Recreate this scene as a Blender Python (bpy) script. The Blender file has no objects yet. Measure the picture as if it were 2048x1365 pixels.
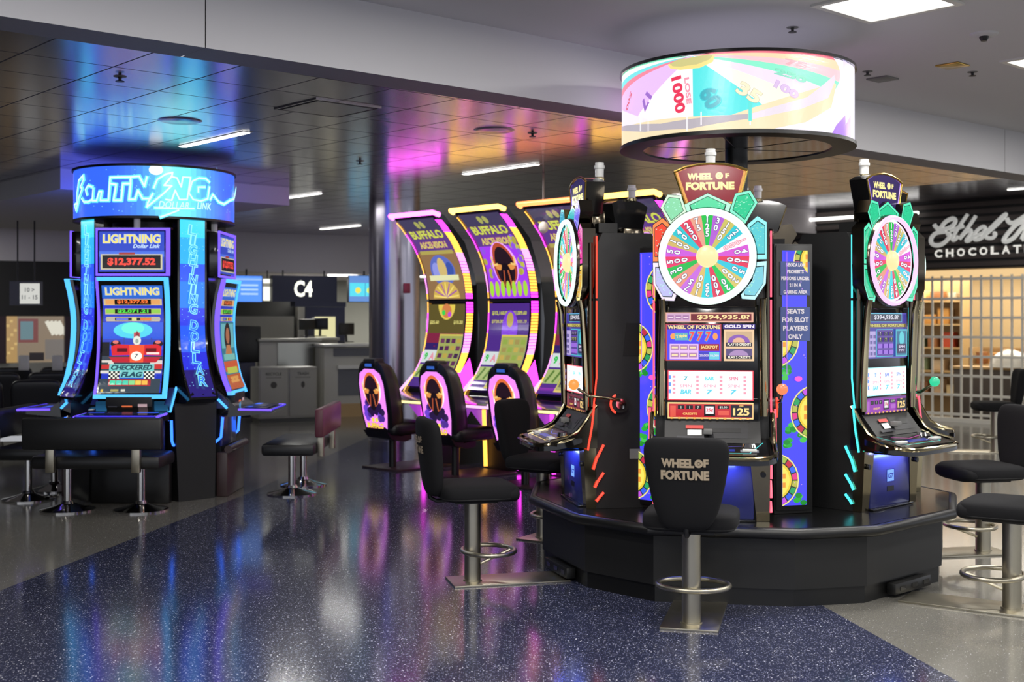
import bpy, bmesh, math, random
from mathutils import Vector, Matrix
R = math.radians
S = bpy.context.scene
COL = S.collection
random.seed(7)

# ------------------------------------------------------------------ camera
F = 2450.0; HY = 640.0; HC = 1.6          # focal length in pixels, horizon row, eye height
cam = bpy.data.cameras.new('camera'); cam_ob = bpy.data.objects.new('camera', cam); COL.objects.link(cam_ob)
cam_ob.location = (0, 0, HC); cam_ob.rotation_euler = (R(90), 0, 0)
cam.sensor_width = 36; cam.lens = F / 2048 * 36; cam.shift_y = -(682.5 - HY) / 2048
cam.clip_end = 200
cam.dof.use_dof = True; cam.dof.focus_distance = 7.3; cam.dof.aperture_fstop = 2.6
S.camera = cam_ob

# ------------------------------------------------------------------ world and exposure
w = bpy.data.worlds.new('world'); S.world = w; w.use_nodes = True
bg = w.node_tree.nodes['Background']; bg.inputs[0].default_value = (.86, .9, 1, 1); bg.inputs[1].default_value = 1.35
S.view_settings.view_transform = 'Standard'; S.view_settings.look = 'None'
S.view_settings.exposure = 0.0; S.view_settings.gamma = 1.0; S.view_settings.use_curve_mapping = False

def area(name, loc, size, power, color=(1, 1, 1), rz=0, sy=None, rx=0, spread=180):
    L = bpy.data.lights.new(name, 'AREA'); L.energy = power; L.color = color; L.size = size
    if sy: L.shape = 'RECTANGLE'; L.size_y = sy
    L.spread = R(spread)
    o = bpy.data.objects.new(name, L); COL.objects.link(o); o.location = loc; o.rotation_euler = (rx, 0, rz); return o

T = R(42)
def uv(u, v, z=0): return Vector((math.cos(T) * u - math.sin(T) * v, math.sin(T) * u + math.cos(T) * v, z))  # room axes lie at 42 degrees to the view
def inv(x, y): return (math.cos(T) * x + math.sin(T) * y, -math.sin(T) * x + math.cos(T) * y)
ZC, ZU, ZR = 3.06, 3.48, 3.45            # metal ceiling, plaster ceiling, ceiling by the shop
_p0 = inv(2.23, 7.28)
PANELS = [(_p0[0] + 2.36 * k, _p0[1] - 2.4 * j) for k in (-3, -2, -1, 0, 1, 2) for j in (0, 1, 2)]
for (u, v) in PANELS:
    area('panel_light', uv(u, v, ZU - .03), .5, 54, (1, .97, .93), T)
STRIPS = [(-2.415, 9.9, ZC), (-.12, 11.85, ZC), (-2.57, 14.5, ZC), (-2.71, 19.3, ZC), (2.25, 14.0, ZC), (5.2, 15.2, ZR), (7.4, 17.0, ZR), (2.2, 19.0, ZC), (-4.8, 8.2, ZC), (-6.6, 14.5, ZC), (-8.6, 17.0, ZC), (-9.5, 13.0, ZC)]  # some hidden and out-of-frame strips are added as fill for the far zone
for (x, y, z) in STRIPS:
    area('strip_light', (x, y, z - .03), .06, 34 if (x < -6 or abs(x - 2.25) < .01) else 6 if abs(x + 2.71) < .01 else 15, (1, .98, .92), T, sy=1.0)

# ------------------------------------------------------------------ materials
def lin(c):
    if isinstance(c, str): c = tuple(int(c[i:i + 2], 16) / 255 for i in (0, 2, 4))
    elif max(c) > 1.01: c = tuple(x / 255 for x in c)
    return tuple((x / 12.92 if x <= .04045 else ((x + .055) / 1.055) ** 2.4) for x in c[:3]) + (1.0,)
M = {}
def mat(name, c, rough=.5, metal=0, emis=None, es=0, spec=.5, coat=0):
    m = bpy.data.materials.new(name); m.use_nodes = True; b = m.node_tree.nodes['Principled BSDF']
    b.inputs['Base Color'].default_value = lin(c); b.inputs['Roughness'].default_value = rough
    b.inputs['Metallic'].default_value = metal; b.inputs['Specular IOR Level'].default_value = spec
    b.inputs['Coat Weight'].default_value = coat
    if emis is not None:
        b.inputs['Emission Color'].default_value = lin(emis); b.inputs['Emission Strength'].default_value = es
    M[name] = m; return m
def nodes(m): return m.node_tree.nodes, m.node_tree.links, m.node_tree.nodes['Principled BSDF']
def bump(m, scale, strength, dist=.002, kind='ShaderNodeTexNoise'):
    n, l, b = nodes(m); tc = n.new('ShaderNodeTexCoord'); t = n.new(kind); t.inputs['Scale'].default_value = scale
    bp = n.new('ShaderNodeBump'); bp.inputs['Strength'].default_value = strength; bp.inputs['Distance'].default_value = dist
    l.new(tc.outputs['Object'], t.inputs['Vector']); l.new(t.outputs[0], bp.inputs['Height']); l.new(bp.outputs[0], b.inputs['Normal'])
mat('black', '0d0d0d', .42); mat('black_gloss', '0c0c0d', .12, coat=.5); mat('black_panel', '141414', .5)
mat('fabric', '151517', .92, spec=.25); bump(M['fabric'], 900, .25, .001)
mat('fabric_trim', '151516', .8)
mat('vinyl', '131315', .38); mat('chrome', 'd8d6d2', .07, 1); mat('chrome_warm', 'a89c7c', .13, 1); mat('chrome_dark', '5a5348', .16, 1)
mat('steel', 'b3ad9c', .34, 1); bump(M['steel'], 300, .05, .001)
mat('gold', 'c9a653', .2, 1); mat('grey_plastic', '6c6c6a', .5); mat('white_plastic', 'd5d4cf', .35)
mat('candle_white', 'c9c9c7', .3, emis='c9c9c7', es=.12)
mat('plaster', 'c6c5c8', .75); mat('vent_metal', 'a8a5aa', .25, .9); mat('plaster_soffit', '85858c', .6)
mat('brown', '3a2a2b', .4); mat('navy', '1d2140', .45); mat('stainless', '8c8c86', .25, 1); mat('cabinet_grey', '8e8c86', .45)
mat('laminate', 'b4b2aa', .5); mat('wall_paint', '9c9c94', .7); mat('wall_mauve', 'cfcace', .75); mat('wall_dark', '242424', .7); mat('wall_slate', '3c3e4c', .6)
mat('maroon', '3c2a30', .5); mat('shop_slat', '453d3a', .55); mat('grille', 'e2ddd0', .45); mat('wood_shelf', 'a98a5c', .5)
mat('shop_wall', 'a89068', .7); mat('sign_letter', 'dcdcd8', .4, emis='dcdcd8', es=.35)
mat('lamp_white', 'ffffff', .4, emis='fffdf4', es=5.0); mat('panel_white', 'ffffff', .4, emis='fffdf6', es=2.6)
mat('panel_well', 'e8e8e4', .6)
mat('shop_dark', '2b2725', .6)
def glow(name, c, es): return mat(name, '080808', .35, emis=c, es=es)
glow('led_red', 'ff4632', 1.6); glow('led_pink', 'ff5f78', 1.5); glow('led_cyan', '49e8f0', 1.5); glow('led_green', '35f0b0', 1.5)
glow('led_blue', '2f6dff', 3.0); glow('led_cyanblue', '4db4ff', 1.5); glow('led_magenta', 'ff3af5', 3.2); glow('led_amber', 'ffb045', 2.4)
glow('led_cream', 'ffeaa0', 1.5); glow('led_lilac', 'ff8cf0', 2.4); glow('led_purple', '6b4dff', 1.8); glow('led_white', 'e4fff4', 1.25); glow('bar_pink', 'ff50f0', 9); glow('bar_cream', 'ffc050', 6); glow('bar_amber', 'ff8548', 3.4)
glow('led_mauve', 'ffbcff', 1.4); glow('dim_purple', '4a3aff', .9); glow('hub', 'fff2b0', 1.0)
glow('ball_red', 'ff8a5a', 1.1); glow('ball_green', '35d9a0', 1.0); glow('ball_amber', 'ffa04c', 1.1)
mat('door_blue', '2a2f66', .3, coat=.4)
glow('warm_shelf', 'ffd79a', .9)

def tile_ceiling():
    m = mat('metal_tiles', '6f6d6f', .27, 1.0); n, l, b = nodes(m)
    tc = n.new('ShaderNodeTexCoord'); sp = n.new('ShaderNodeSeparateXYZ'); l.new(tc.outputs['Object'], sp.inputs[0])
    outs = []
    for i in (0, 1):
        a = n.new('ShaderNodeMath'); a.operation = 'ADD'; a.inputs[1].default_value = (.16, .10)[i]; l.new(sp.outputs[i], a.inputs[0])
        d = n.new('ShaderNodeMath'); d.operation = 'DIVIDE'; d.inputs[1].default_value = .53; l.new(a.outputs[0], d.inputs[0])
        f = n.new('ShaderNodeMath'); f.operation = 'FRACT'; l.new(d.outputs[0], f.inputs[0])
        s = n.new('ShaderNodeMath'); s.operation = 'SUBTRACT'; s.inputs[1].default_value = .5; l.new(f.outputs[0], s.inputs[0])
        ab = n.new('ShaderNodeMath'); ab.operation = 'ABSOLUTE'; l.new(s.outputs[0], ab.inputs[0])
        g = n.new('ShaderNodeMath'); g.operation = 'GREATER_THAN'; g.inputs[1].default_value = .489; l.new(ab.outputs[0], g.inputs[0]); outs.append(g)
    mx = n.new('ShaderNodeMath'); mx.operation = 'MAXIMUM'; l.new(outs[0].outputs[0], mx.inputs[0]); l.new(outs[1].outputs[0], mx.inputs[1])
    mc = n.new('ShaderNodeMix'); mc.data_type = 'RGBA'; mc.inputs[6].default_value = lin('b8b6c0'); mc.inputs[7].default_value = lin('4a484c')
    l.new(mx.outputs[0], mc.inputs[0]); l.new(mc.outputs[2], b.inputs['Base Color'])
    mr = n.new('ShaderNodeMapRange'); mr.inputs['To Min'].default_value = .19; mr.inputs['To Max'].default_value = .7
    l.new(mx.outputs[0], mr.inputs['Value']); l.new(mr.outputs[0], b.inputs['Roughness'])
    # fine perforation
    vo = n.new('ShaderNodeTexVoronoi'); vo.inputs['Scale'].default_value = 70; vo.inputs['Randomness'].default_value = 0; l.new(tc.outputs['Object'], vo.inputs['Vector'])
    bp = n.new('ShaderNodeBump'); bp.inputs['Strength'].default_value = .05; bp.inputs['Distance'].default_value = .002
    l.new(vo.outputs['Distance'], bp.inputs['Height']); l.new(bp.outputs[0], b.inputs['Normal'])
tile_ceiling()
def terrazzo(name, base, base2, fleck, rough, dens):
    m = mat(name, base, rough, spec=.75, coat=0); n, l, b = nodes(m)
    tc = n.new('ShaderNodeTexCoord')
    n1 = n.new('ShaderNodeTexNoise'); n1.inputs['Scale'].default_value = 90; n1.inputs['Detail'].default_value = 4; l.new(tc.outputs['Object'], n1.inputs['Vector'])
    mixa = n.new('ShaderNodeMix'); mixa.data_type = 'RGBA'; mixa.inputs[6].default_value = lin(base); mixa.inputs[7].default_value = lin(base2)
    l.new(n1.outputs[0], mixa.inputs[0]); prev = mixa.outputs[2]
    for sc, th, c in ((120, .10 * dens, fleck), (55, .055 * dens, 'e8e8ee'), (200, .16 * dens, base2)):
        v = n.new('ShaderNodeTexVoronoi'); v.inputs['Scale'].default_value = sc; l.new(tc.outputs['Object'], v.inputs['Vector'])
        lt = n.new('ShaderNodeMath'); lt.operation = 'LESS_THAN'; lt.inputs[1].default_value = th * 1.6; l.new(v.outputs['Distance'], lt.inputs[0])
        sp = n.new('ShaderNodeSeparateColor'); l.new(v.outputs['Color'], sp.inputs[0])
        g = n.new('ShaderNodeMath'); g.operation = 'GREATER_THAN'; g.inputs[1].default_value = .5; l.new(sp.outputs[0], g.inputs[0])
        mu = n.new('ShaderNodeMath'); mu.operation = 'MULTIPLY'; l.new(lt.outputs[0], mu.inputs[0]); l.new(g.outputs[0], mu.inputs[1])
        mx = n.new('ShaderNodeMix'); mx.data_type = 'RGBA'; mx.inputs[7].default_value = lin(c)
        l.new(mu.outputs[0], mx.inputs[0]); l.new(prev, mx.inputs[6]); prev = mx.outputs[2]
    l.new(prev, b.inputs['Base Color'])
terrazzo('terrazzo_grey', '63615c', '74726b', '9c9a92', .14, 1.3)
terrazzo('terrazzo_blue', '1b1e30', '30344c', '8a8ca0', .13, 2.3)

# emissive artwork: the colour of each printed or lit shape is stored per face
def art_mat(name, strength, rough=.25, base=None):
    m = mat(name, '050505', rough); n, l, b = nodes(m)
    a = n.new('ShaderNodeAttribute'); a.attribute_name = 'Col'
    if strength > 0: l.new(a.outputs['Color'], b.inputs['Emission Color']); b.inputs['Emission Strength'].default_value = strength
    else: l.new(a.outputs['Color'], b.inputs['Base Color'])
    return m
art_mat('screen', 1.15, .12); art_mat('screen_bright', 1.5, .2); art_mat('print', 0, .5); art_mat('screen_dim', .95, .15); art_mat('drum_art', 1.3, .3); art_mat('drum_pale', 1.0, .3)

# ------------------------------------------------------------------ mesh builder
class MB:
    def __init__(s): s.v = []; s.f = []; s.m = []; s.mats = []
    def mi(s, m):
        if m not in s.mats: s.mats.append(m)
        return s.mats.index(m)
    def add(s, vs, fs, m):
        k = len(s.v); i = s.mi(m); s.v += [tuple(v) for v in vs]
        for f in fs: s.f.append(tuple(k + a for a in f)); s.m.append(i)
        return s
    def box(s, a, b, m, bev=0, T=None):
        bm = bmesh.new(); bmesh.ops.create_cube(bm, size=1)
        for v in bm.verts: v.co = Vector([(a[i] + b[i]) / 2 + v.co[i] * (b[i] - a[i]) for i in range(3)])
        if bev > 0: bmesh.ops.bevel(bm, geom=bm.edges[:], offset=bev, segments=2, affect='EDGES', profile=.5)
        if T is not None: bmesh.ops.transform(bm, matrix=T, verts=bm.verts)
        s.bm(bm, m); return s
    def bm(s, bm, m):
        bm.verts.ensure_lookup_table(); bm.verts.index_update()
        s.add([v.co.copy() for v in bm.verts], [[v.index for v in f.verts] for f in bm.faces], m); bm.free()
    def prism(s, pts, x0, x1, m, axis='x'):
        n = len(pts); vs = []
        for x in (x0, x1):
            for p in pts:
                vs.append((x, p[0], p[1]) if axis == 'x' else (p[0], x, p[1]) if axis == 'y' else (p[0], p[1], x))
        fs = [tuple(range(n)), tuple(reversed(range(n, 2 * n)))] + [(i, n + i, n + (i + 1) % n, (i + 1) % n) for i in range(n)]
        bm = bmesh.new(); bv = [bm.verts.new(v) for v in vs]
        for f in fs: bm.faces.new([bv[i] for i in f])
        bmesh.ops.recalc_face_normals(bm, faces=bm.faces)
        s.bm(bm, m); return s
    def tube(s, pts, r, m, n=10, closed=False, cap=True, flat=1.0):
        pts = [Vector(p) for p in pts]; N = len(pts); rs = r if isinstance(r, (list, tuple)) else [r] * N
        vs = []; up = None
        for i, p in enumerate(pts):
            a = pts[(i - 1) % N] if (closed or i > 0) else p; b = pts[(i + 1) % N] if (closed or i < N - 1) else p
            t = (b - a).normalized()
            if up is None: up = Vector((0, 0, 1)) if abs(t.z) < .9 else Vector((1, 0, 0))
            x = t.cross(up).normalized(); up = x.cross(t).normalized()
            for k in range(n):
                q = 2 * math.pi * k / n; vs.append(p + x * math.cos(q) * rs[i] + up * math.sin(q) * rs[i] * flat)
        fs = []
        for i in range(N if closed else N - 1):
            j = (i + 1) % N
            for k in range(n): fs.append((i * n + k, i * n + (k + 1) % n, j * n + (k + 1) % n, j * n + k))
        if cap and not closed: fs += [tuple(reversed(range(n))), tuple(range((N - 1) * n, N * n))]
        return s.add(vs, fs, m)
    def lathe(s, prof, m, n=40, c=(0, 0), a0=0, a1=360, axis='z'):
        full = abs(a1 - a0) >= 360; k = n if full else n + 1; vs = []
        for i in range(k):
            a = R(a0 + (a1 - a0) * i / n)
            for (r, z) in prof:
                if axis == 'z': vs.append((c[0] + r * math.cos(a), c[1] + r * math.sin(a), z))
                else: vs.append((c[0] + r * math.cos(a), z, c[1] + r * math.sin(a)))
        P = len(prof); fs = []
        for i in range(n):
            j = (i + 1) % k
            for q in range(P - 1): fs.append((i * P + q, j * P + q, j * P + q + 1, i * P + q + 1))
        return s.add(vs, fs, m)
    def quad(s, pts, m): return s.add(pts, [tuple(range(len(pts)))], m)
    def sq(s, c, r, m, e1=.35, e2=.35, n=28, k=16, T=None):
        f = lambda w, e: math.copysign(abs(w) ** e, w); vs = []
        for i in range(k + 1):
            t = -math.pi / 2 + math.pi * i / k
            for j in range(n):
                p = 2 * math.pi * j / n
                v = Vector((c[0] + r[0] * f(math.cos(t), e1) * f(math.cos(p), e2), c[1] + r[1] * f(math.cos(t), e1) * f(math.sin(p), e2), c[2] + r[2] * f(math.sin(t), e1)))
                vs.append(T @ v if T is not None else v)
        fs = [(i * n + j, i * n + (j + 1) % n, (i + 1) * n + (j + 1) % n, (i + 1) * n + j) for i in range(k) for j in range(n)]
        return s.add(vs, fs, m)
    def build(s, name, parent=None, smooth=40, loc=None, rz=None):
        me = bpy.data.meshes.new(name); me.from_pydata(s.v, [], s.f)
        for m in s.mats: me.materials.append(M[m])
        me.polygons.foreach_set('material_index', s.m)
        bm = bmesh.new(); bm.from_mesh(me); bmesh.ops.remove_doubles(bm, verts=bm.verts, dist=1e-6); bmesh.ops.recalc_face_normals(bm, faces=bm.faces) if smooth is not None else None
        bm.to_mesh(me); bm.free()
        if smooth: me.polygons.foreach_set('use_smooth', [True] * len(me.polygons)); me.set_sharp_from_angle(angle=R(smooth))
        me.update(); o = bpy.data.objects.new(name, me); COL.objects.link(o); o.parent = parent
        if loc is not None: o.location = loc
        if rz is not None: o.rotation_euler.z = rz
        return o
def tag(o, label=None, cat=None, group=None, kind=None):
    if label: o['label'] = label
    if cat: o['category'] = cat
    if group: o['group'] = group
    if kind: o['kind'] = kind
    return o
def empty(name, loc, rz=0, label=None, cat=None, group=None):
    o = bpy.data.objects.new(name, None); COL.objects.link(o); o.location = loc; o.rotation_euler = (0, 0, rz); o.empty_display_size = .1
    return tag(o, label, cat, group)
def struct(o): o['kind'] = 'structure'; return o
def copy_tree(o, parent=None):
    c = o.copy(); COL.objects.link(c); c.parent = parent
    for ch in list(o.children): copy_tree(ch, c)
    return c

# ------------------------------------------------------------------ artwork builder
_tx = {}
def glyphs(s, bold=0.0, shear=0.0, space=1.0):
    k = (s, bold, shear, space)
    if k in _tx: return _tx[k]
    cu = bpy.data.curves.new('t', 'FONT'); cu.body = s; cu.size = 1; cu.offset = bold; cu.resolution_u = 3; cu.shear = shear; cu.space_character = space
    ob = bpy.data.objects.new('t', cu); COL.objects.link(ob)
    dg = bpy.context.evaluated_depsgraph_get(); dg.update(); ev = ob.evaluated_get(dg); me = ev.to_mesh()
    vs = [(v.co.x, v.co.y) for v in me.vertices]; fs = [tuple(p.vertices) for p in me.polygons]
    ev.to_mesh_clear(); bpy.data.objects.remove(ob); bpy.data.curves.remove(cu)
    if not vs: vs = [(0, 0)]
    x0 = min(v[0] for v in vs); x1 = max(v[0] for v in vs); y0 = min(v[1] for v in vs); y1 = max(v[1] for v in vs)
    _tx[k] = (vs, fs, x0, x1, y0, y1); return _tx[k]
class Art:
    def __init__(s, clip=None): s.it = []; s.L = 0; s.clip = clip
    def _a(s, vs, fs, c, dl=1): s.L += dl if dl else .1; s.it.append((vs, fs, lin(c), s.L)); return s
    def poly(s, pts, c, dl=1): return s._a([tuple(p) for p in pts], [tuple(range(len(pts)))], c, dl)
    def rect(s, x0, y0, x1, y1, c, dl=1): return s.poly([(x0, y0), (x1, y0), (x1, y1), (x0, y1)], c, dl)
    def frame(s, x0, y0, x1, y1, t, c):
        s.rect(x0, y0, x1, y0 + t, c); s.rect(x0, y1 - t, x1, y1, c, 0); s.rect(x0, y0 + t, x0 + t, y1 - t, c, 0); s.rect(x1 - t, y0 + t, x1, y1 - t, c, 0); return s
    def ell(s, cx, cy, rx, ry, c, n=28, a0=0, a1=360, dl=1):
        pts = [(cx + rx * math.cos(R(a0 + (a1 - a0) * i / n)), cy + ry * math.sin(R(a0 + (a1 - a0) * i / n))) for i in range(n if a1 - a0 >= 360 else n + 1)]
        if a1 - a0 < 360: pts.append((cx, cy))
        return s.poly(pts, c, dl)
    def ring(s, cx, cy, r0, r1, c, a0=0, a1=360, n=32, ry=1.0, dl=1):
        vs = []; fs = []
        for i in range(n + 1):
            a = R(a0 + (a1 - a0) * i / n)
            for r in (r0, r1): vs.append((cx + r * math.cos(a), cy + r * math.sin(a) * ry))
        for i in range(n): fs.append((2 * i, 2 * i + 1, 2 * i + 3, 2 * i + 2))
        return s._a(vs, fs, c, dl)
    def line(s, pts, wd, c, dl=1):
        vs = []; fs = []
        for i in range(len(pts) - 1):
            a = Vector(pts[i]); b = Vector(pts[i + 1]); d = (b - a)
            if d.length < 1e-9: continue
            d.normalize(); n = Vector((-d.y, d.x)) * wd / 2; a2 = a - d * wd * .35; b2 = b + d * wd * .35; k = len(vs)
            vs += [tuple(a2 - n), tuple(b2 - n), tuple(b2 + n), tuple(a2 + n)]; fs.append((k, k + 1, k + 2, k + 3))
        return s._a(vs, fs, c, dl)
    def text(s, t, cx, cy, c, h=None, wd=None, bold=.02, rot=0, shear=0, space=1.0, out=None, ow=.04, dl=1, fit=None):
        # centred text of cap height h and, when given, width wd
        if out: s.text(t, cx, cy, out, h, wd, bold + ow, rot, shear, space, dl=dl, fit=glyphs(t, bold, shear, space)[2:])
        vs, fs, x0, x1, y0, y1 = glyphs(t, bold, shear, space)
        if fit: x0, x1, y0, y1 = fit
        sy = h / max(y1 - y0, 1e-6) if h else None; sx = wd / max(x1 - x0, 1e-6) if wd else None
        if sy is None: sy = sx
        if sx is None: sx = sy
        mx = (x0 + x1) / 2; my = (y0 + y1) / 2; ca, sa = math.cos(R(rot)), math.sin(R(rot)); P = []
        for (x, y) in vs:
            a = (x - mx) * sx; b = (y - my) * sy; P.append((cx + a * ca - b * sa, cy + a * sa + b * ca))
        return s._a(P, fs, c, dl)
    def build(s, name, mapf, m='screen', parent=None, eps=.0003, maxlen=None, flip=False):
        bm = bmesh.new(); lay = bm.loops.layers.float_color.new('Col')
        for vs, fs, c, L in s.it:
            bv = []
            tris = []
            for f in fs:
                try:
                    if maxlen is None: tris.append([vs[i] for i in f])
                    elif len(f) == 3: tris.append([vs[i] for i in f])
                    elif len(f) == 4: tris += [[vs[f[0]], vs[f[1]], vs[f[2]]], [vs[f[0]], vs[f[2]], vs[f[3]]]]
                    else:
                        mx = sum(vs[i][0] for i in f) / len(f); my = sum(vs[i][1] for i in f) / len(f)
                        tris += [[vs[f[i]], vs[f[(i + 1) % len(f)]], (mx, my)] for i in range(len(f))]
                except IndexError: pass
            if maxlen:
                st = tris; tris = []
                while st:
                    t = st.pop(); d = [math.dist(t[i], t[(i + 1) % 3]) for i in range(3)]; k = d.index(max(d))
                    if d[k] > maxlen:
                        a, b, cc = t[k], t[(k + 1) % 3], t[(k + 2) % 3]; mm = ((a[0] + b[0]) / 2, (a[1] + b[1]) / 2)
                        st += [[a, mm, cc], [mm, b, cc]]
                    else: tris.append(t)
            if s.clip:
                cl = []
                for t in tris:
                    for ax, lim, sg in ((0, s.clip[0], 1), (0, s.clip[1], -1), (1, s.clip[2], 1), (1, s.clip[3], -1)):
                        o_ = []
                        for i in range(len(t)):
                            a, b = t[i], t[(i + 1) % len(t)]; da = (a[ax] - lim) * sg; db = (b[ax] - lim) * sg
                            if da >= 0: o_.append(tuple(a))
                            if (da > 0 > db) or (da < 0 < db): k = da / (da - db); o_.append((a[0] + (b[0] - a[0]) * k, a[1] + (b[1] - a[1]) * k))
                        t = o_
                        if len(t) < 3: break
                    if len(t) >= 3: cl.append(t)
                tris = cl
            cache = {}
            for t in tris:
                q = []
                for p in t:
                    k = (round(p[0], 6), round(p[1], 6))
                    if k not in cache: cache[k] = bm.verts.new(mapf(p[0], p[1], L * eps))
                    if cache[k] not in q: q.append(cache[k])
                if len(q) < 3: continue
                try: f = bm.faces.new(q)
                except ValueError: continue
                for lp in f.loops: lp[lay] = c
        me = bpy.data.meshes.new(name); bm.to_mesh(me); bm.free(); me.materials.append(M[m])
        o = bpy.data.objects.new(name, me); COL.objects.link(o); o.parent = parent; return o
def front(x0=0, z0=0, y=0):      # art plane facing local -y
    return lambda a, b, d: Vector((x0 + a, y - d, z0 + b))

# ------------------------------------------------------------------ the setting
m = MB(); m.quad([(-30, -12, 0), (30, -12, 0), (30, 34, 0), (-30, 34, 0)], 'terrazzo_grey'); struct(m.build('floor', smooth=None))
m = MB(); m.quad([(-4.6, -8, .0012), (4.6, -8, .0012), (3.6, 0, .0012), (1.97, 5.41, .0012), (1.74, 6.82, .0012), (1.2, 10.5, .0012), (.6, 16, .0012), (-.6, 21, .0012), (-1.6, 21, .0012), (-1.94, 16.9, .0012), (-2.43, 11.26, .0012), (-3.02, 7.22, .0012)], 'terrazzo_blue')
struct(m.build('floor.001', smooth=None))
# fascia line between the plaster ceiling and the metal ceiling
FA = Vector((-2.46, 5.88, 0)); FD = Vector((7.61, 6.45, 0)).normalized(); FN = Vector((-FD.y, FD.x, 0))
def fl(s, n, z): p = FA + FD * s + FN * n; return (p.x, p.y, z)
m = MB()
m.add([fl(-20, 0, ZU), fl(40, 0, ZU), fl(40, -30, ZU), fl(-20, -30, ZU)], [(0, 1, 2, 3)], 'plaster'); struct(m.build('ceiling', smooth=None))
m = MB()
vs = []; fs = []
cuts = [-20, -5.3, 1.069, 9.6, 40]
for i in range(4):
    a, b = cuts[i] + .003, cuts[i + 1] - .003; k = len(vs)
    vs += [fl(a, 0, ZC), fl(b, 0, ZC), fl(b, 0, ZU + .05), fl(a, 0, ZU + .05)]; fs.append((k, k + 1, k + 2, k + 3))
m.add(vs, fs, 'plaster')
m.add([fl(-20, .015, ZC), fl(40, .015, ZC), fl(40, .015, ZU + .05), fl(-20, .015, ZU + .05)], [(0, 1, 2, 3)], 'black'); struct(m.build('trim_1', smooth=None))
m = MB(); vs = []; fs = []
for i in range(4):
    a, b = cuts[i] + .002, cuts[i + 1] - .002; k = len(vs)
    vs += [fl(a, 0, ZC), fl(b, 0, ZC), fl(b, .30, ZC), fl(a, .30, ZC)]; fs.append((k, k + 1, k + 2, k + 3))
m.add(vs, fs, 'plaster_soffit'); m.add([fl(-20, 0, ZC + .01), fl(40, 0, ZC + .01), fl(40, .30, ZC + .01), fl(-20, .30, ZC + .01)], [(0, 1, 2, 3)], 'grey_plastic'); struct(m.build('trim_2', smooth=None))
# metal tile ceiling, in room coordinates
def room(mb, name, **kw):
    o = mb.build(name, **kw); o.rotation_euler.z = T; return o
def iuv(p): return inv(p[0], p[1])
m = MB(); UR, VR = 12.2, 12.0
def cq(pts, z): m.quad([(a, b, z) for a, b in pts], 'metal_tiles')
e0 = iuv(fl(-20, .30, 0)); e1 = iuv(fl(40, .30, 0))
def ev(u): return e0[1] + (e1[1] - e0[1]) * (u - e0[0]) / (e1[0] - e0[0])
cq([(-15, ev(-15)), (UR, ev(UR)), (UR, VR), (-15, VR)], ZC); cq([(-15, VR), (30, VR), (30, 30), (-15, 30)], ZC)
room(m, 'ceiling.001', smooth=None)['kind'] = 'structure'
m = MB(); m.quad([(UR, ev(UR), ZR), (30, ev(30), ZR), (30, VR, ZR), (UR, VR, ZR)], 'metal_tiles'); m.quad([(UR, VR, ZC), (30, VR, ZC), (30, VR, ZR), (UR, VR, ZR)], 'wall_mauve')
room(m, 'ceiling.002', smooth=None)['kind'] = 'structure'
m = MB(); c = iuv((-4.35, 11.8)); m.box((c[0], c[1], ZC - .2), (c[0] + 2.55, c[1] + 5.5, ZC - .001), 'plaster')
room(m, 'trim_3', smooth=None)['kind'] = 'structure'

# ceiling lamps and fittings
for i, (x, y, z) in enumerate(STRIPS):
    e = empty('strip_lamp', (x, y, z), T, 'slim recessed fluorescent lamp in the metal ceiling, ' + ['nearest the glowing blue drum', 'above the curved purple machines', 'just right of the pink ceiling box', 'farthest one before the grey bulkhead', 'unseen fill behind the tall wheel machines', 'right above the script shop letters', 'at the far right over the shutter', 'added as fill deep behind the wheel machines', 'at the far left edge', 'added as fill over the dark seating rows', 'added as fill beyond the left edge', 'unseen fill left of the seating rows'][i], 'ceiling light', 'fluorescent strips in the metal ceiling')
    m = MB(); m.box((-.03, -.53, -.010), (.03, .53, -.002), 'lamp_white'); m.build('diffuser', e)
    m = MB(); m.box((-.045, -.55, -.004), (.045, .55, .0), 'plaster'); m.build('lamp_frame', e)
for i, (u, v) in enumerate(PANELS):
    p = uv(u, v)
    if (p.x + .5) * F / p.y > 1200 or p.y < 6.2 or (p.x - 1) * F / p.y > 1100: vis = False
    else: vis = True
    e = empty('troffer_lamp', (p.x, p.y, ZU), T, 'square recessed ceiling lamp in the pale plaster ceiling' + (', the large one above the wheel machines' if abs(p.x - 2.23) < .1 and abs(p.y - 7.28) < .1 else ', the one cut by the right edge' if abs(p.x - 4) < .5 and p.y > 8 else ', out of the frame'), 'ceiling light', 'square lamps in the plaster ceiling' if vis else 'square lamps beyond the frame')
    m = MB(); m.box((-.28, -.28, -.008), (.28, .28, -.002), 'panel_white'); m.build('diffuser', e)
    m = MB()
    for a, b in (((-.32, -.32), (.32, -.28)), ((-.32, .28), (.32, .32)), ((-.32, -.28), (-.28, .28)), ((.28, -.28), (.32, .28))): m.box((a[0], a[1], -.014), (b[0], b[1], 0), 'white_plastic')
    m.build('lamp_frame', e)
def onceil(px, py, z=ZC): Y = F * (z - HC) / (HY - py); return ((px - 1024) / F * Y, Y)
x, y = onceil(655, 216); e = empty('ceiling_vent', (x, y, ZC), T, 'square grey return-air vent in the metal ceiling tiles', 'vent')
m = MB(); m.box((-.25, -.25, -.004), (.25, .25, -.001), 'black_panel'); m.box((-.225, -.225, -.010), (.225, .225, -.004), 'vent_metal'); m.build('vent_plate', e)
m = MB()
for a, b in (((-.265, -.265), (.265, -.25)), ((-.265, .25), (.265, .265)), ((-.265, -.25), (-.25, .25)), ((.25, -.25), (.265, .25))): m.box((a[0], a[1], -.008), (b[0], b[1], 0), 'vent_metal')
m.build('vent_frame', e)
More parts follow.
